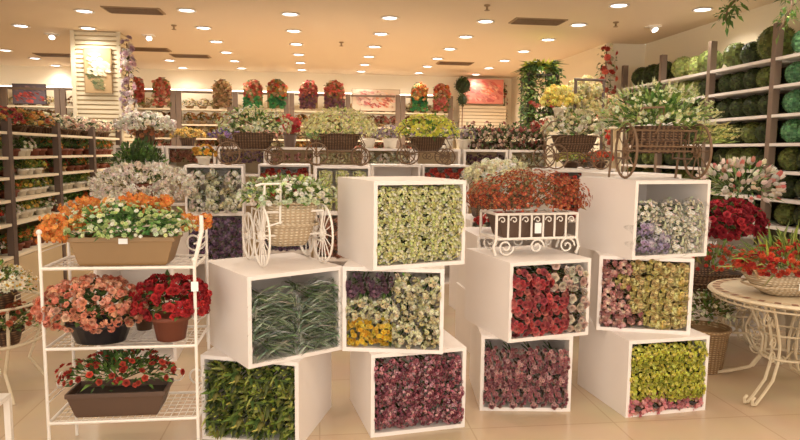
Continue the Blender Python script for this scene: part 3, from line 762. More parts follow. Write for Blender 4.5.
# ---- second row of boxes
R2 = []
def stack2(x, y, rz, n, who, tops):
    names3 = {3: ['lowest', 'middle', 'topmost'], 2: ['lower', 'upper'], 1: ['single']}[n]
    for l in range(n):
        if l < n-2: 
            dbox(x, y, rz, l, names3[l]+' white display box of the stack '+who); continue
        dbox(x, y, rz, l, names3[l]+' white display box of the stack '+who)
        sp = tops[n-1-l] if n-1-l < len(tops) else None
        if sp: fill((x, y, rz, l*BH), rowsof((.33, .2, .08), [[(sp[0], sp[1]+' bunch')]*3]*3), 'in the '+names3[l]+' box of the stack '+who)
stack2(-1.2, 5.96, .08, 3, 'behind the left rack', [('whitebig', 'large creamy white flower'), ('purple', 'dull purple flower')])
stack2(-.04, 6.04, -.05, 3, 'behind the white flower cart', [('greenwhite', 'pale green flower'), ('brownpink', 'brownish pink flower')])
stack2(-.60, 6.5, .04, 3, 'left of the white cart', [('redsmall', 'red flower'), ('purple', 'violet flower')])
stack2(.56, 6.8, .0, 3, 'half hidden behind the centre stack', [None, None])
stack2(1.12, 6.9, .0, 3, 'under the third cart', [('redsmall', 'dark red flower'), None])
stack2(1.30, 5.4, .12, 2, 'behind the scrolled flower stand', [('creamhead', 'cream flower'), None])
stack2(2.0, 5.35, .0, 3, 'under the white rose cart', [('redsmall', 'red flower'), None])
stack2(2.1, 4.35, .05, 3, 'behind the topmost right box', [('redsmall', 'orange red flower'), None])
stack2(-2.0, 6.1, .0, 2, 'beside the left shelving', [('brownpink', 'pale brown flower'), ('purple', 'plum flower')])

# ---- third row: shelf units with open compartments
def cubby(x, y, w, ztop, label, fills, where):
    t = thing('cubby_shelf', label, 'shelf', (x, y, 0))
    b = MB(); b.box(0, w, 0, .45, ztop-.03, ztop); b.build('top_board', M['box'], t)
    b = MB(); b.box(0, .03, 0, .45, 0, ztop-.03); b.box(w-.03, w, 0, .45, 0, ztop-.03); b.build('side_panels', M['box'], t)
    b = MB(); b.box(.03, w-.03, 0, .45, ztop-.36, ztop-.33); b.box(.03, w-.03, 0, .45, ztop-.72, ztop-.69); b.build('shelf', M['box'], t)
    b = MB(); b.box(.03, w-.03, .42, .45, 0, ztop-.03); b.build('back_panel', M['plinth'], t)
    for z, kd, txt in fills:
        for j in range(4):
            lb = txt+' bunch '+where
            random.choice(K[kd]).put((x+.03+(w-.06)*(j+.5)/4, y+.1, ztop+z), U(-.1, .1), lb, lb, 1.)
cub = [(-2.42, 'whitebig', 'white flower'), (-1.82, 'brownpink', 'rust flower'), (-1.22, 'purple', 'violet flower'), (-.62, 'pinkfuzz', 'pale pink flower'), (-.02, 'creamhead', 'pale green cream flower'), (.58, 'whitebig', 'white flower'), (1.2, None, ''), (1.82, 'plum', 'dark plum flower'), (2.42, 'whitebig', 'dull white flower'), (3.02, 'brownpink', 'brown flower')]
cw = ['leftmost', 'second from left', 'third from left', 'fourth from left', 'fifth from left', 'fifth from right', 'fourth from right', 'third from right', 'second from right', 'rightmost']
for (x, kd, txt), wd in zip(cub, cw):
    cubby(x, 8.0, .58, 1.5, 'white open shelf unit in the third row, '+wd, [(-.125, kd, txt)] if kd else [], 'in the '+wd+' third row unit')

# ------------------------------------------------------------------ carts
def wheel(par, c, n, R, m, spokes=8, r=.006, name='wheel'):
    b = MB(); b.ring(c, n, R, r*1.25, 28); b.ring(c, n, R*.25, r*.8, 12)
    t, u = frame(Vector(n)); c = Vector(c)
    for i in range(spokes):
        a = 2*PI*i/spokes; d = t*math.cos(a)+u*math.sin(a); b.tube([c+d*.01, c+d*R], r*.65, 4)
    w_ = b.build(name, m, par)
    b = MB(); b.tube([c-Vector(n)*.015, c+Vector(n)*.015], R*.14, 10); b.build('hub', m, w_)
def scroll(b, c, n, R, r, turns=1.4, a0=0., flip=1, inner=.18):
    t, u = frame(Vector(n)); c = Vector(c); pts = []
    for i in range(22):
        k = i/21; a = a0+flip*turns*2*PI*k; q = R*(1-(1-inner)*k); pts.append(c+(t*math.cos(a)+u*math.sin(a))*q)
    b.tube(pts, r, 5)
def bowl_basket(par, L, W, z0, H, m, name='basket'):
    b = MB(); vs = []; seg = 28; prof = [(.62, 0), (.8, .3), (.93, .7), (1., 1.), (.95, 1.), (.86, .6), (.0, .55)]
    for q, h in prof:
        for k in range(seg):
            a = 2*PI*k/seg; ca, sa = math.cos(a), math.sin(a)
            vs.append((L/2*q*math.copysign(abs(ca)**.6, ca), W/2*q*math.copysign(abs(sa)**.6, sa), z0+H*h))
    fs = [(i*seg+k, i*seg+(k+1) % seg, (i+1)*seg+(k+1) % seg, (i+1)*seg+k) for i in range(len(prof)-1) for k in range(seg)]
    fs.append(tuple(range(seg-1, -1, -1))); b.add(vs, fs)
    for k in range(2):
        b.tube([(L/2*1.0*math.copysign(abs(math.cos(a))**.6, math.cos(a)), W/2*math.copysign(abs(math.sin(a))**.6, math.sin(a)), z0+H*(1 if k == 0 else .5)) for a in [2*PI*j/28 for j in range(28)]], .007, 5, closed=True)
    b.build(name, m, par, True)
def cart_side(label, name, metal, wick, leaves, blooms, cr, L=.4):
    """cart seen from its side: wheels in the XZ plane"""
    t = thing(name, label, 'flower cart')
    bowl_basket(t, L, .26, .15, .15, wick)
    for x, R in ((-.22, .105), (.2, .085)):
        for y in (-.15, .15): wheel(t, (x, y, R+.006), (0, 1, 0), R, metal, 8)
    b = MB()
    for x, R in ((-.22, .105), (.2, .085)): b.tube([(x, -.15, R+.006), (x, .15, R+.006)], .007, 6)
    for y in (-.12, .12):
        b.tube([(-.22, y, .11), (-.1, y, .14), (.1, y, .14), (.2, y, .09)], .007, 6)
        b.tube([(-.22, y, .11), (-.25, y, .2), (-.2, y, .28), (-.1, y, .3)], .006, 6)
        b.tube([(.2, y, .09), (.24, y, .2), (.19, y, .29), (.1, y, .3)], .006, 6)
        scroll(b, (0, y, .1), (0, 1, 0), .045, .004)
    b.build('frame', metal, t)
    b = MB(); b.tube([(-.3, -.1, .2), (-.34, -.1, .33), (-.26, -.1, .42), (-.12, -.1, .44), (.02, -.1, .36)], .007, 6); b.build('handle', metal, t)
    canopy(t, (0, 0, .34), cr, leaves, blooms, -.1)
    return t
def cart_end(label, name, metal, wick, leaves, blooms, cr, L=.36, R=.15, rear=.0, hz=.38, bz=.13):
    """cart seen from its end: wheels in the YZ plane"""
    t = thing(name, label, 'flower cart')
    bowl_basket(t, L*(1.12 if rear else 1), .3 if rear else .26, bz, .22 if rear else .15, wick)
    for x in ((-L/2-.03, L/2+.03) if rear else (-L/2-.05, L/2+.05)):
        wheel(t, (x, -.09, R+.008), (1, 0, 0), R, metal, 16 if rear else 10, .0045 if rear else .006)
        if rear: wheel(t, (x, .17, rear+.008), (1, 0, 0), rear, metal, 8)
        else: b = MB(); b.tube([(x, .15, .29), (x, .13, .15), (x, .16, .0)], .007, 6); b.build('leg', metal, t)
    b = MB()
    b.tube([(-L/2-.05, -.09, R+.008), (L/2+.05, -.09, R+.008)], .006, 6)
    for x in (-L/2-.02, L/2+.02):
        b.tube([(x, -.09, R), (x, -.13, .28), (x, .13, .28), (x, .15, .12), (x, -.09, .12)], .006, 6)
        scroll(b, (x, .0, .2), (1, 0, 0), .05, .004)
    if not rear: b.tube([(-L/2-.02, -.13, .19), (L/2+.02, -.13, .19)], .005, 6)
    for i in range(0 if rear else 7):
        x = -L/2+L*(i+.5)/7; b.tube([(x, -.13, .19), (x, -.13, .28)], .0035, 5)
    b.tube([(-L/2-.02, -.13, .28), (L/2+.02, -.13, .28)], .006, 6)
    b.build('frame', metal, t)
    b = MB()
    if rear:
        b.tube([(-L/2-.03, -.12, .2), (-L/2-.025, -.14, hz)], .006, 6); b.tube([(-L/2+.05, -.14, .22), (-L/2+.055, -.14, hz)], .006, 6); b.tube([(-L/2-.07, -.14, hz-.008), (-L/2-.04, -.14, hz), (-L/2+.08, -.14, hz), (-L/2+.11, -.14, hz-.008)], .006, 6)
        b.tube([(-L/2-.02, -.14, .21), (-L/2+.06, -.14, .23)], .005, 6)
    else: b.tube([(-L/2-.04, -.12, .26), (-L/2-.03, -.17, hz-.06), (-L/2-.02, -.22, hz), (-L/2+.1, -.22, hz+.005), (-L/2+.12, -.17, hz-.06), (-L/2+.1, -.13, .26)], .006, 6)
    b.build('handle', metal, t)
    canopy(t, (0, 0, bz+(.22 if rear else .15)+cr[2]*.25), cr, leaves, blooms, -.2)
    return t
c = cart_side('brown wheeled flower cart with white green daisies, leftmost of the three mid carts', 'flower_cart', M['rustic'], M['brown_wicker'], (260, .08, .025, G_MID), [('pom', .018, [(226, 232, 178), (242, 244, 212), (208, 220, 140)], 240), ('daisy', .026, [(230, 232, 200)], 50)], (.35, .24, .21)); c.location = (-.62, 6.32, 1.32)
c = cart_side('brown wheeled flower cart with frothy pale yellow flowers, middle of the three mid carts', 'flower_cart', M['rustic'], M['brown_wicker'], (110, .09, .02, G_LIGHT), [('tiny', .016, [(226, 220, 150), (212, 206, 128), (236, 232, 180)], 900)], (.35, .24, .21)); c.location = (.2, 6.32, 1.32)
c = cart_side('brown wheeled flower cart with bright yellow green flowers, rightmost of the three mid carts', 'flower_cart', M['rustic'], M['brown_wicker'], (120, .1, .035, G_MID), [('five', .024, [(214, 212, 60), (230, 222, 100), (186, 196, 50)], 330)], (.34, .24, .21)); c.location = (1.2, 7.1, 1.32)
c = cart_end('large brown wicker cart with big wheels and pale green white blooms, on the right stack', 'flower_cart', M['rustic'], M['brown_wicker'], (480, .08, .022, G_LIGHT+G_MID), [('plume', .022, [(212, 212, 150), (226, 226, 180), (190, 196, 124)], 170), ('five', .014, [(214, 226, 190), (196, 214, 160)], 200)], (.32, .24, .2), .32, .155, .0, .4, .15); c.location = (1.975, 3.6, 1.32); c.rotation_euler.z = -.08
b = MB(); lf = MB()
for i in range(110):
    p = Vector((.3+U(-.1, .12), -.06+U(-.1, .08), .27+U(-.04, .05))); b.bloom('plume', p, Vector((U(.2, 1), -.6, U(0, .8))), .018, jit(random.choice([(222, 214, 130), (232, 226, 160), (200, 196, 110)]), .1))
    lf.leaf(p-Vector((.04, 0, .03)), Vector((1, -.3, .4)), .06, .012, jit(random.choice(G_LIGHT), .2))
b.build('side_spray', M['petal'], c)['label'] = 'pale yellow side spray'; lf.build('side_leaves', M['leaf'], c)
c = cart_end('white metal cart with round spoked wheels and a pale wicker basket, on the left stack', 'flower_cart', M['iron'], M['white_wicker'], (300, .07, .025, G_MID+G_LIGHT), [('pom', .017, [(226, 228, 204), (206, 214, 178), (236, 236, 222)], 210), ('plume', .016, [(200, 206, 120)], 60)], (.25, .2, .1), .26, .15, .12, .42, .1); c.location = (-.165, 3.36, .88); c.rotation_euler.z = .35
c = cart_side('rustic cart with creamy white roses behind the right stack', 'flower_cart', M['rustic'], M['brown_wicker'], (220, .07, .03, G_MID+G_OLIVE), [('pom', .024, [(222, 214, 170), (236, 232, 208), (206, 200, 150)], 190)], (.28, .24, .21)); c.location = (2.3, 5.62, 1.32)

# scrolled white stand with orange red flowers on the coral rose box
t = thing('scrolled_flower_stand', 'white scrolled iron plant stand holding a long brown planter of fine orange red flowers', 'plant stand', (1.22, 3.62, .88), .12)
trough(t, .46, .18, .13, M['dark_plastic'])
for o in t.children: o.location.z = .1
b = MB()
for y in (-.12, .12):
    b.tube([(-.25, y, .24), (.25, y, .24)], .008, 6); b.tube([(-.25, y, .1), (.25, y, .1)], .008, 6)
    for i in range(8):
        x = -.25+.5*i/7; b.tube([(x, y, .1), (x, y, .24)], .006, 6)
        if i < 7: scroll(b, (x+.0357, y, .205), (0, 1, 0), .022, .0035, 1., PI)
    for x in (-.19, .0, .19): scroll(b, (x, y, .053), (0, 1, 0), .05 if x else .045, .0055, 1.5, 0, 1 if x < 0 else -1)
for x in (-.25, .25):
    b.tube([(x, -.12, .24), (x, .12, .24)], .008, 6); b.tube([(x, -.12, .1), (x, .12, .1)], .008, 6)
b.build('scroll_frame', M['iron'], t)
for x in (-.25, .25):
    for y in (-.12, .12): b = MB(); b.tube([(x, y, .24), (x, y, .1), (x*1.06, y, .05), (x*1.0, y, .006)], .008, 6); b.build('leg', M['iron'], t)
b = MB(); b.box(-.02, .02, -.132, -.129, .13, .19); b.build('price_tag', M['tagpaper'], t)
canopy(t, (0, 0, .32), (.36, .22, .165), (420, .045, .014, [(106, 84, 44), (120, 100, 54), (94, 72, 42)]), [('five', .0115, [(160, 62, 38), (182, 82, 52), (134, 46, 32), (168, 70, 52)], 1150)], -.3, 20)

# ------------------------------------------------------------------ left rack
RX0, RX1, RY0, RY1 = -1.235, -.57, 3.0, 3.33
t = thing('wire_plant_rack', 'white wrought iron three tier plant rack with mesh shelves at the left', 'plant rack', ((RX0+RX1)/2, RY0, 0))
hw = (RX1-RX0)/2; dp = RY1-RY0
for x, y, h in ((-hw, 0, 1.09), (hw, 0, .96), (-hw, dp, 1.05), (hw, dp, 1.07)):
    b = MB(); b.tube([(x, y, 0), (x, y, h)], .0075, 8); b.sphere((x, y, h), .013, 8, 6)
    if x > 0 and y == 0: b.tube([(x, y, .94), (x+.02, y, 1.02), (x+.035, y+.01, 1.09), (x+.03, y+.03, 1.16)], .0095, 8)
    b.build('post', M['iron'], t)
for z in (.205, .555, .925):
    b = MB()
    for (x0, y0, x1, y1) in ((-hw, 0, hw, 0), (-hw, dp, hw, dp), (-hw, 0, -hw, dp), (hw, 0, hw, dp)): b.tube([(x0, y0, z), (x1, y1, z)], .0075, 6)
    for i in range(1, 20): b.tube([(-hw+2*hw*i/20, 0, z-.004), (-hw+2*hw*i/20, dp, z-.004)], .0022, 4)
    for i in range(1, 7): b.tube([(-hw, dp*i/7, z-.008), (hw, dp*i/7, z-.008)], .0022, 4)
    b.build('mesh_shelf', M['iron'], t)
b = MB(); b.tube([(hw, dp, 1.06), (hw-.06, dp, 1.10), (hw-.18, dp, 1.145), (0, dp, 1.165), (-hw+.18, dp, 1.145), (-hw+.06, dp, 1.10), (-hw, dp, 1.05)], .009, 6)
ab = b.build('arched_back', M['iron'], t)
for s in (-1, 1):
    for z in (1.0, .64, .3):
        b = MB(); scroll(b, (s*(hw-.06), dp, z), (0, 1, 0), .055, .005, 1.3, 0, s); scroll(b, (s*(hw-.16), dp, z+.01), (0, 1, 0), .045, .004, 1.3, PI, -s)
        b.build('back_scroll', M['iron'], ab)
for s in (-1, 1):
    for z in (.3, .65, 1.0):
        b = MB()
        for k in range(2): b.tube([(s*hw, .02, z+k*.03), (s*hw, dp-.02, z+k*.03)], .003, 5)
        scroll(b, (s*hw, dp*.5, z+.06), (1, 0, 0), .05, .004)
        b.build('side_scroll', M['iron'], t)
b = MB(); b.box(hw-.014, hw+.018, -.014, -.011, .815, .86); b.build('price_tag', M['tagpaper'], t)

def planter(label, x, y, z, L, W, H, mat, cr, leaves, blooms, tagc=False, ch=None, name='window_box_planter', cat='planter'):
    t = thing(name, label, cat, (x, y, z)); trough(t, L, W, H, mat)
    b = MB(); b.box(-L*.45, L*.45, -W*.4, W*.4, H-.034, H-.028); b.build('soil', M['soil'], t)
    if tagc: b = MB(); b.box(-.01, .03, -W/2-.006, -W/2-.003, H-.03, H-.005); b.build('price_tag', M['tagpaper'], t)
    canopy(t, (0, 0, ch if ch else H+cr[2]*.2), cr, leaves, blooms, -.12, 16)
    return t
o = planter('long olive brown planter of white green blossoms with orange sprays on the rack top shelf', -.9, 3.14, .925, .47, .2, .135, M['olive_plastic'], (.3, .17, .13), (700, .045, .024, [(72, 130, 58), (96, 150, 70), (120, 166, 80), (60, 104, 48)]), [('pom', .0125, [(214, 226, 160), (236, 240, 206), (190, 210, 130)], 420)], True)
b = MB()
for i in range(560):
    s_ = random.choice(((-.3, -.06, .15), (-.3, -.03, .19), (-.24, -.06, .2), (-.15, .02, .27), (.05, .02, .29), (.13, .02, .28), (-.22, .0, .25), (.31, .04, .19)))
    b.bloom('five', Vector(s_)+Vector((U(-.07, .07), U(-.05, .05), U(-.035, .035))), Vector((U(-1,1), -1, U(0, 1))), .015, jit(random.choice([(224, 130, 50), (232, 150, 70), (206, 104, 36)]), .12))
b.build('orange_blossoms', M['petal'], o)['label'] = 'orange sprays'
o = potted('small yellow green plant at the back of the rack middle shelf', 'potted plant', .045, .08, M['dark_plastic'], (.11, .05, .1), (120, .05, .016, G_LIGHT), [('tiny', .016, [(206, 200, 120)], 80)], 'small_potted_plant'); o.location = (-.87, 3.27, .565)
t = thing('flower_basket', 'black oval pot overflowing with coral pink begonias on the rack middle shelf', 'potted flowers', (-1.03, 3.12, .555))
pot(t, .13, .1, M['black_pot'], sx=1.1, sy=.75); canopy(t, (-.03, -.01, .17), (.23, .17, .13), (160, .05, .03, G_DARK), [('rose', .019, [(240, 152, 118), (246, 178, 148), (228, 126, 96)], 190), ('head', .019, [(246, 166, 134), (238, 142, 112)], 210)], -.6)
t = thing('potted_geranium', 'terracotta pot of bright red geraniums on the rack middle shelf', 'potted flowers', (-.71, 3.13, .555))
pot(t, .085, .12, M['terracotta']); canopy(t, (.0, 0, .18), (.17, .16, .125), (160, .05, .03, G_DARK), [('rose', .024, [(196, 34, 40), (222, 50, 52), (160, 24, 34)], 130), ('head', .02, [(200, 36, 44), (170, 26, 36)], 110)], -.4)
planter('dark brown planter of leafy plants with small red flowers on the rack bottom shelf', -.95, 3.13, .205, .45, .19, .12, M['dark_plastic'], (.27, .17, .105), (420, .06, .02, G_DARK+G_MID), [('rose', .017, [(200, 64, 46), (180, 50, 40)], 95)], ch=.18)

# round tiered stand at the left edge with pots
t = thing('tiered_plant_stand', 'cream round two tier plant stand at the left edge', 'plant stand', (-1.96, 4.0, 0))
for z in (.33, .55):
    b = MB(); b.ring((0, 0, z), (0, 0, 1), .3, .009, 32)
    for i in range(-5, 6):
        h_ = math.sqrt(.3**2-(i*.05)**2); b.tube([(i*.05, -h_, z), (i*.05, h_, z)], .003, 4)
    b.build('round_shelf', M['iron_old'], t)
for a in (PI*.25, PI*.75, PI*1.25, PI*1.75):
    b = MB(); b.tube([(.3*math.cos(a), .3*math.sin(a), .55), (.29*math.cos(a), .29*math.sin(a), .33), (.22*math.cos(a), .22*math.sin(a), .16), (.32*math.cos(a), .32*math.sin(a), .0)], .009, 6); b.build('leg', M['iron_old'], t)
for x, y, z, lb, cols, kd, s in ((-1.82, 3.86, .55, 'white daisy plant in a brown basket on the top tier at the left edge', [(232, 224, 196)], 'daisy', .026), (-2.04, 4.12, .55, 'yellow green flowered plant on the back of the top tier at the left edge', [(206, 200, 110)], 'pom', .02),
                                 (-1.80, 3.88, .33, 'green and red leaved plant on the lower tier at the left edge', [(176, 80, 50)], 'pom', .02), (-2.04, 4.12, .33, 'olive leaved plant on the back of the lower tier at the left edge', [(190, 150, 80)], 'pom', .018)):
    o = potted(lb, 'potted plant', .08, .09, M['brown_wicker'], (.19, .16, .12), (260, .05, .022, G_OLIVE+G_MID), [(kd, s, cols, 80)], potname='basket'); o.location = (x, y, z)
t = thing('small_plant_pedestal', 'white metal pedestal in the lower left corner', 'pedestal', (-1.42, 2.72, 0))
b = MB(); b.box(-.11, .11, -.11, .11, .4, .42); b.build('top', M['iron'], t)
for sx in (-1, 1):
    for sy in (-1, 1): b = MB(); b.box(sx*.1-.012, sx*.1+.012, sy*.1-.012, sy*.1+.012, 0, .4); b.build('leg', M['iron'], t)
o = potted('small white flowered plant on the pedestal in the lower left corner', 'potted plant', .07, .08, M['white_pot'], (.13, .12, .1), (100, .06, .02, G_MID), [('daisy', .022, [(226, 220, 200)], 40)]); o.location = (-1.44, 2.72, .42)
# plants standing behind the left rack
o = potted('mass of frothy white plumes in a cream tub behind the left rack', 'flowers', .15, .16, M['white_pot'], (.34, .22, .15), (60, .08, .016, G_OLIVE), [('plume', .02, [(232, 222, 206), (222, 208, 190), (240, 234, 222)], 380), ('head', .022, [(236, 226, 212), (224, 210, 194)], 240)], 'potted_plumes', .32, lo=-.5); o.location = (-1.22, 4.7, .88)
dbox(-1.5, 4.45, .05, 0, 'lower white display box under the tub of white plumes'); dbox(-1.5, 4.45, .0, 1, 'upper white display box under the tub of white plumes')
o = potted('bushy dark green fern in a brown pot beside the left shelving', 'potted plant', .1, .15, M['terracotta'], (.22, .2, .2), (900, .055, .03, G_DARK+G_MID), []); o.location = (-1.68, 6.36, .88)
o.scale = (1.25, 1.25, 1.7)
o = potted('small orange yellow flower pot beside the dark fern', 'potted plant', .06, .08, M['white_pot'], (.1, .1, .08), (50, .05, .02, G_MID), [('pom', .025, [(226, 160, 50), (236, 180, 70)], 40)]); o.location = (-1.62, 6.0, 1.25)
o.location = (-1.06, 6.15, 1.32)
o = potted('high mass of white blossoms behind the dark fern', 'flowers', .12, .18, M['brown_wicker'], (.34, .24, .17), (90, .09, .03, G_DARK), [('head', .034, [(234, 226, 212), (220, 206, 192)], 190)], 'potted_blossoms', potname='basket'); o.location = (-2.1, 8.2, 1.5)

# ------------------------------------------------------------------ third row plants on the shelf units
for i, x in enumerate((1.95, 2.15, 2.35, 2.55, 2.75, 2.95, 3.15, 3.35)):
    if i == 0: db = Proto(potted('x', 'potted flowers', .075, .09, M['dark_plastic'], (.15, .13, .17), (230, .07, .035, G_DARK+[(84, 60, 46)]), [('pom', .024, [(214, 186, 166), (150, 70, 64), (196, 156, 136)], 60)], 'potted_vine', lo=-.75))
    lb = 'dark leafy pot plant with dull pink blooms, right end of the third row'
    db.put((x, 8.15, 1.5), U(0, 6), lb, lb, (.95, 1, 1.15))
wp = Proto(potted('x', 'potted flowers', .085, .12, M['white_pot'], (.14, .13, .12), (60, .06, .016, G_OLIVE), [('tiny', .02, [(150, 130, 140), (130, 110, 120)], 130), ('tiny', .02, [(196, 190, 130)], 60)], 'potted_heather'))
for x, y, lb in ((.62, 8.18, 'white pot of frothy lilac grey flowers right of the middle cart, left one'), (.9, 8.18, 'white pot of frothy lilac grey flowers right of the middle cart, right one'), (1.62, 8.2, 'white pot with dark purple heather just right of the yellow cart, left one'), (1.86, 8.12, 'white pot with dark purple heather just right of the yellow cart, right one'), (1.3, 8.2, 'white pot of grey flowers behind the yellow cart')):
    wp.put((x, y, 1.5), U(0, 6), lb, None, 1.05)
o = potted('red flower ball in a dark pot between the left and middle carts', 'potted flowers', .08, .12, M['dark_plastic'], (.13, .12, .12), (50, .06, .02, G_DARK), [('pom', .035, [(176, 40, 46), (200, 70, 66)], 60)]); o.location = (-.35, 8.2, 1.62)
o.location = (-.36, 8.18, 1.5); o.scale = (1, 1, 1.45)
o = potted('low green fern between the left and middle carts', 'potted plant', .08, .1, M['brown_wicker'], (.16, .14, .1), (160, .08, .02, G_MID), [], potname='basket'); o.location = (-.02, 8.1, 1.5)
for j, (x, nm, cl) in enumerate(((-2.1, 'rust', [(176, 110, 70)]), (-1.6, 'yellow', [(214, 176, 90)]), (-1.15, 'violet', [(110, 90, 140), (140, 110, 160)]), (-.72, 'pink', [(206, 150, 136)]))):
    o = potted(nm+' flowers in a basket on top of the third row units, left half', 'potted flowers', .09, .1, M['brown_wicker'], (.2, .15, .09), (60, .06, .02, G_OLIVE), [('pom', .028, cl, 60)], potname='basket'); o.location = (x, 8.2, 1.5)
# tall leafy tower
t = thing('ivy_tower', 'tall ivy covered tower topped with yellow green fronds, standing at the back right', 'plant display', (3.0, 8.62, 0))
b = MB()
for x in (-.2, .2):
    for y in (-.15, .15): b.tube([(x, y, 0), (x, y, 2.55)], .014, 6)
for z in (1.5, 2.0, 2.5): b.box(-.22, .22, -.17, .17, z, z+.02)
b.build('frame', M['dark_metal'], t)
lf = MB()
for i in range(2200):
    s_ = random.choice((-1, 1)); p = Vector((s_*U(.1, .26) if random.random() < .75 else U(-.2, .2), U(-.2, .1), U(1.75, 2.6)))
    lf.leaf(p, Vector((U(-1,1), -U(0,1), U(-.8,.3))), .075*U(.6, 1.2), .04, jit(random.choice(G_MID+G_DARK+G_OLIVE+G_LIGHT), .2))
lf.build('ivy_leaves', M['leaf'], t)
lf = MB()
for i in range(90):
    a = U(0, 6.3); lf.leaf(Vector((.05*math.cos(a), .05*math.sin(a), 2.58)), Vector((math.cos(a), math.sin(a), U(.1, .9))), U(.2, .4), .04, jit(random.choice(G_MID+G_DARK), .2), .3)
for i in range(260):
    a = U(0, 6.3); lf.leaf(Vector((.1*math.cos(a), .1*math.sin(a), 2.6)), Vector((math.cos(a), math.sin(a), U(.3, 1.4))), U(.12, .2), .045, jit(random.choice([(206, 210, 70), (186, 196, 60), (222, 220, 100)]), .1), .15)
lf.build('fronds', M['leaf'], t)
b = MB()
for i in range(60): b.bloom('pom', Vector((U(-.2, .22), -.2-U(0, .05), random.choice((1.85, 2.15, 1.78))+U(-.08, .08))), Vector((U(-.4,.4), -1, .3)), .035, jit(random.choice([(190, 70, 56), (206, 110, 90)]), .1))
b.build('red_blossoms', M['petal'], t)['label'] = 'dull red blossoms'
# arch stand with cream and yellow bushes
t = thing('arch_display_stand', 'dark metal arch stand framing cream flowers at the back right', 'display stand', (3.27, 7.62, 0))
b = MB()
for x in (-.16, .2): b.tube([(x, 0, 0), (x, 0, 2.36)], .018, 6)
b.tube([(-.18, 0, 2.36), (.22, 0, 2.36)], .018, 6)
b.build('frame', M['upright_dark'], t)
b = MB()
for z in (1.5, 1.8, 2.02): b.box(-.14, .5, .05, .3, z-.02, z)
b.box(-.14, -.12, .05, .3, 0, 2.02); b.box(.48, .5, .05, .3, 0, 2.02)
b.build('shelves', M['shelf'], t)
for x, y, z, r, cl, lb in ((2.95, 7.72, 1.92, .21, [(236, 208, 90), (244, 224, 130)], 'bright yellow flower bush left of the dark arch stand'), (3.3, 7.78, 2.02, .22, [(222, 204, 140), (232, 218, 170)], 'cream flower bush in the dark arch stand, upper one'),
                           (3.28, 7.75, 1.8, .2, [(206, 190, 120), (226, 210, 150)], 'cream yellow flower bush in the dark arch stand, lower one'), (3.62, 7.8, 1.8, .22, [(216, 180, 140), (226, 200, 160)], 'pinkish cream flower bush right of the dark arch stand')):
    o = potted(lb, 'potted flowers', .07, .1, M['white_pot'], (r, r, r), (60, .08, .03, G_LIGHT), [('head', .038, cl, 130)]); o.location = (x, y, z)
t = thing('display_pillar', 'narrow cream display pillar under the bright yellow flower bush', 'pedestal', (2.95, 7.74, 0)); b = MB(); b.box(-.1, .1, -.1, .1, 0, 1.9); b.build('shaft', M['shelf'], t); b = MB(); b.box(-.12, .12, -.12, .12, 1.9, 1.92); b.build('top', M['shelf'], t)
# fill behind the scrolled stand: cream hydrangeas and red pots
planter('wide planter of creamy hydrangeas behind the scrolled flower stand', 1.6, 5.62, .88, .5, .22, .2, M['brown_wicker'], (.31, .22, .17), (60, .07, .04, G_MID), [('head', .033, [(244, 236, 200), (238, 226, 180), (248, 242, 216)], 300)], ch=.34)
dbox(1.1, 4.35, .05, 0, 'lower white display box hidden behind the coral rose box'); dbox(1.1, 4.35, .02, 1, 'upper white display box behind the scrolled flower stand')
o = potted('red flower pot glimpsed beneath the scrolled flower stand', 'potted flowers', .09, .06, M['terracotta'], (.22, .14, .07), (40, .05, .02, G_DARK), [('pom', .03, [(176, 30, 36), (200, 50, 50)], 70)]); o.location = (1.38, 4.6, .88)
o = potted('yellow green flowers between the right back boxes', 'potted flowers', .08, .07, M['dark_plastic'], (.17, .12, .07), (60, .06, .02, G_LIGHT), [('pom', .025, [(196, 190, 70)], 50)]); o.location = (2.08, 5.9, 1.32)
o.location = (2.55, 6.1, 1.3); o2 = o
dbox(2.35, 5.95, .0, 0, 'lowest white display box of the rear right stack'); dbox(2.35, 5.95, .0, 1, 'middle white display box of the rear right stack'); dbox(2.35, 5.95, .0, 2, 'topmost white display box of the rear right stack')
o.location = (2.48, 6.12, 1.32)
o = potted('orange red flowers right of the yellow green ones on the rear right stack', 'potted flowers', .08, .07, M['dark_plastic'], (.17, .12, .07), (50, .06, .02, G_DARK), [('pom', .03, [(206, 60, 40), (224, 90, 50)], 60)]); o.location = (2.76, 6.12, 1.32)

# ------------------------------------------------------------------ right side: tulips, roses, tables
def tall_bucket(label, x, y, z, R, H, mat, cr, leaves, blooms, ch, name='flower_bucket'):
    t = thing(name, label, 'flower bucket', (x, y, z)); pot(t, R, H, mat, name='bucket'); canopy(t, (0, 0, ch), cr, leaves, blooms, -.4, 14); return t
dbox(3.1, 4.7, .0, 0, 'white display box under the buckets of red roses at the right')
tall_bucket('grey bucket of deep red roses at the right', 3.38, 4.92, .44, .13, .26, M['paper_grey'], (.3, .2, .2), (160, .09, .04, G_DARK), [('rose', .034, [(180, 34, 50), (204, 48, 62), (154, 24, 42)], 330)], .44)
tall_bucket('bucket of white and pink tulips behind the red roses', 3.72, 5.3, 0, .15, .75, M['paper_grey'], (.36, .22, .23), (170, .14, .02, G_MID+[(170, 176, 130)]), [('tulip', .034, [(240, 228, 214), (232, 214, 196)], 130), ('tulip', .036, [(232, 150, 136), (222, 120, 112)], 26)], 1.18)
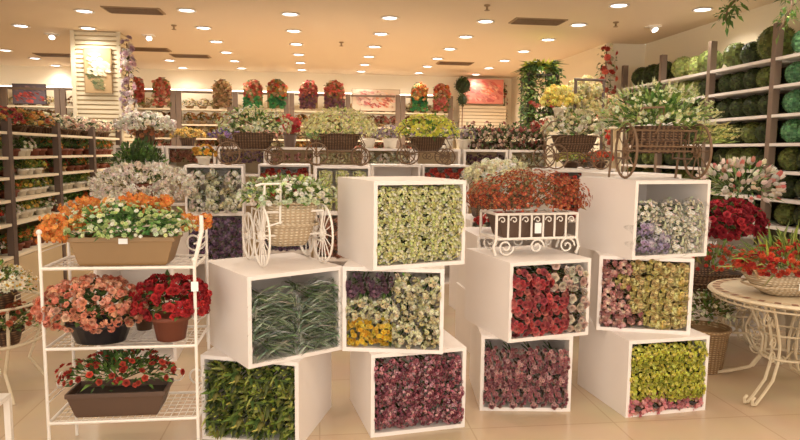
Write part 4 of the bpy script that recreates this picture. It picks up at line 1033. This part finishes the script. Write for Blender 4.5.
# round iron tables
def iron_table(label, x, y, R, H, metal, mosaic=True):
    t = thing('round_iron_table', label, 'table', (x, y, 0))
    b = MB(); b.lathe([(0, H-.022), (R, H-.022), (R+.012, H-.012), (R, H), (0, H)], 40); b.build('tabletop', M['white_wicker'] if not mosaic else metal, t)
    if mosaic:
        b = MB(); n = 60
        for i in range(n):
            a0, a1 = 2*PI*i/n, 2*PI*(i+.8)/n
            for r0, r1 in ((R*.86, R*.96),):
                b.add([(r0*math.cos(a0), r0*math.sin(a0), H+.002), (r1*math.cos(a0), r1*math.sin(a0), H+.002), (r1*math.cos(a1), r1*math.sin(a1), H+.002), (r0*math.cos(a1), r0*math.sin(a1), H+.002)], [(0, 1, 2, 3)], (140, 90, 66) if i % 2 else (206, 176, 138))
        b.build('mosaic_border', M['painted'], t)
        b = MB(); b.ring((0, 0, H-.05), (0, 0, 1), R*.93, .006, 40)
        for i in range(36):
            a = 2*PI*i/36; b.tube([(R*.95*math.cos(a), R*.95*math.sin(a), H-.02), (R*.93*math.cos(a), R*.93*math.sin(a), H-.05)], .003, 4)
        b.build('apron', metal, t)
    for k in range(4):
        a = math.radians(210)+k*PI/2; d = Vector((math.cos(a), math.sin(a), 0)); q = Vector((-d.y, d.x, 0)); b = MB()
        prof = [(.62, H-.03), (.52, H*.86), (.38, H*.68), (.27, H*.5), (.28, H*.34), (.42, H*.17), (.68, .05), (.9, .009), (.99, .02), (1.0, .045), (.94, .055)]
        for s in (-.022, .022): b.tube([d*R*p+q*s+Vector((0, 0, z)) for p, z in prof], .0095, 6)
        for z in (.72, .52, .38): scroll(b, d*R*.36+Vector((0, 0, H*z)), q, .045, .005, 1.4, 0, 1 if k % 2 else -1)
        scroll(b, d*R*.62+Vector((0, 0, H*.8)), q, .05, .005, 1.4, PI, -1)
        b.build('leg', metal, t)
    b = MB(); b.ring((0, 0, H*.36), (0, 0, 1), R*.3, .007, 28); b.ring((0, 0, H*.6), (0, 0, 1), R*.32, .006, 28)
    for k in range(4):
        a = math.radians(210)+k*PI/2; b.tube([(R*.3*math.cos(a), R*.3*math.sin(a), H*.36), (0, 0, H*.3)], .006, 5)
    b.build('stretcher', metal, t)
    return t
iron_table('round cream iron table with scrolled legs at the right edge, mosaic border', 2.87, 3.55, .44, .63, M['iron_old'])
iron_table('lower iron plant table behind the right round table', 3.05, 4.3, .36, .5, M['iron_old'], False)
t = thing('handled_flower_basket', 'pale wicker basket with looped handle and orange red flowers on the round table', 'flower basket', (2.87, 3.5, .634))
bowl_basket(t, .62, .3, 0, .12, M['white_wicker'])
for s in (-1, 1): b = MB(); b.tube([(s*.3, -.08, .11), (s*.33, -.07, .17), (s*.28, -.03, .2), (s*.24, 0, .16), (s*.24, .03, .12)], .009, 6); b.build('handle', M['tan_wicker'], t)
b = MB(); b.box(-.1, -.06, -.157, -.154, .05, .09); b.build('price_tag', M['tagpaper'], t)
canopy(t, (0, 0, .16), (.36, .2, .15), (260, .2, .016, [(120, 140, 50), (150, 160, 76), (90, 116, 40)]), [('pom', .021, [(200, 60, 40), (216, 84, 48), (180, 40, 36)], 300)], -.15, 14)
t = thing('wicker_flower_basket', 'brown wicker basket of red and green plants left of the round table', 'flower basket', (2.78, 4.2, .5))
bowl_basket(t, .4, .26, 0, .13, M['brown_wicker'])
canopy(t, (0, 0, .2), (.3, .2, .12), (200, .1, .018, G_MID+G_OLIVE), [('pom', .02, [(196, 70, 40), (206, 60, 50)], 120)], -.15, 14)
t = thing('potted_shrub', 'leafy shrub in a tan wicker pot on the floor beneath the tables', 'potted plant', (2.62, 3.98, 0))
pot(t, .15, .3, M['tan_wicker']); canopy(t, (0, 0, .4), (.19, .17, .14), (260, .06, .025, G_MID+G_OLIVE), [('tiny', .018, [(206, 206, 170)], 60)], -.2)
for x, y, z, cl, lb in ((3.5, 4.1, .0, [(226, 210, 180)], 'pale flowered bush at the right edge behind the round table'), (3.95, 4.9, .3, [(222, 214, 190)], 'whitish flowered bush in front of the right shelves')):
    o = potted(lb, 'potted plant', .16, .4 if z == 0 else .35, M['white_pot'], (.32, .26, .2), (160, .1, .02, G_LIGHT+G_MID), [('five', .026, cl, 90)]); o.location = (x, y, 0)

for lst in K.values():
    for pr in lst:
        if not pr.used:
            for o_ in [c_ for c_ in COL.objects if c_.parent == pr.r]+[pr.r]: bpy.data.objects.remove(o_)
# ------------------------------------------------------------------ light, world, camera
w = bpy.data.worlds.new('world'); scene.world = w; w.use_nodes = True
bg = w.node_tree.nodes['Background']; bg.inputs[0].default_value = (1., .92, .82, 1); bg.inputs[1].default_value = 2.4
cam = bpy.data.cameras.new('camera'); co = bpy.data.objects.new('camera', cam); COL.objects.link(co); scene.camera = co
f_px, pit, yaw, roll = 640.5, .1070, .1263, .0111
cam.sensor_width = 36; cam.lens = 36*f_px/800; cam.clip_start = .05
F = Vector((math.sin(yaw)*math.cos(pit), math.cos(yaw)*math.cos(pit), -math.sin(pit))); Rt = Vector((math.cos(yaw), -math.sin(yaw), 0)); Up = Rt.cross(F)
R2_, U2_ = Rt*math.cos(roll)+Up*math.sin(roll), Up*math.cos(roll)-Rt*math.sin(roll)
co.matrix_world = Matrix(((R2_.x, U2_.x, -F.x, 0), (R2_.y, U2_.y, -F.y, 0), (R2_.z, U2_.z, -F.z, 1.466), (0, 0, 0, 1)))
scene.view_settings.view_transform = 'Standard'; scene.view_settings.look = 'None'; scene.view_settings.exposure = .06; scene.view_settings.gamma = 1.06
scene.cycles.max_bounces = 6; scene.cycles.diffuse_bounces = 4; scene.cycles.glossy_bounces = 3; scene.cycles.transmission_bounces = 3; scene.cycles.transparent_max_bounces = 10
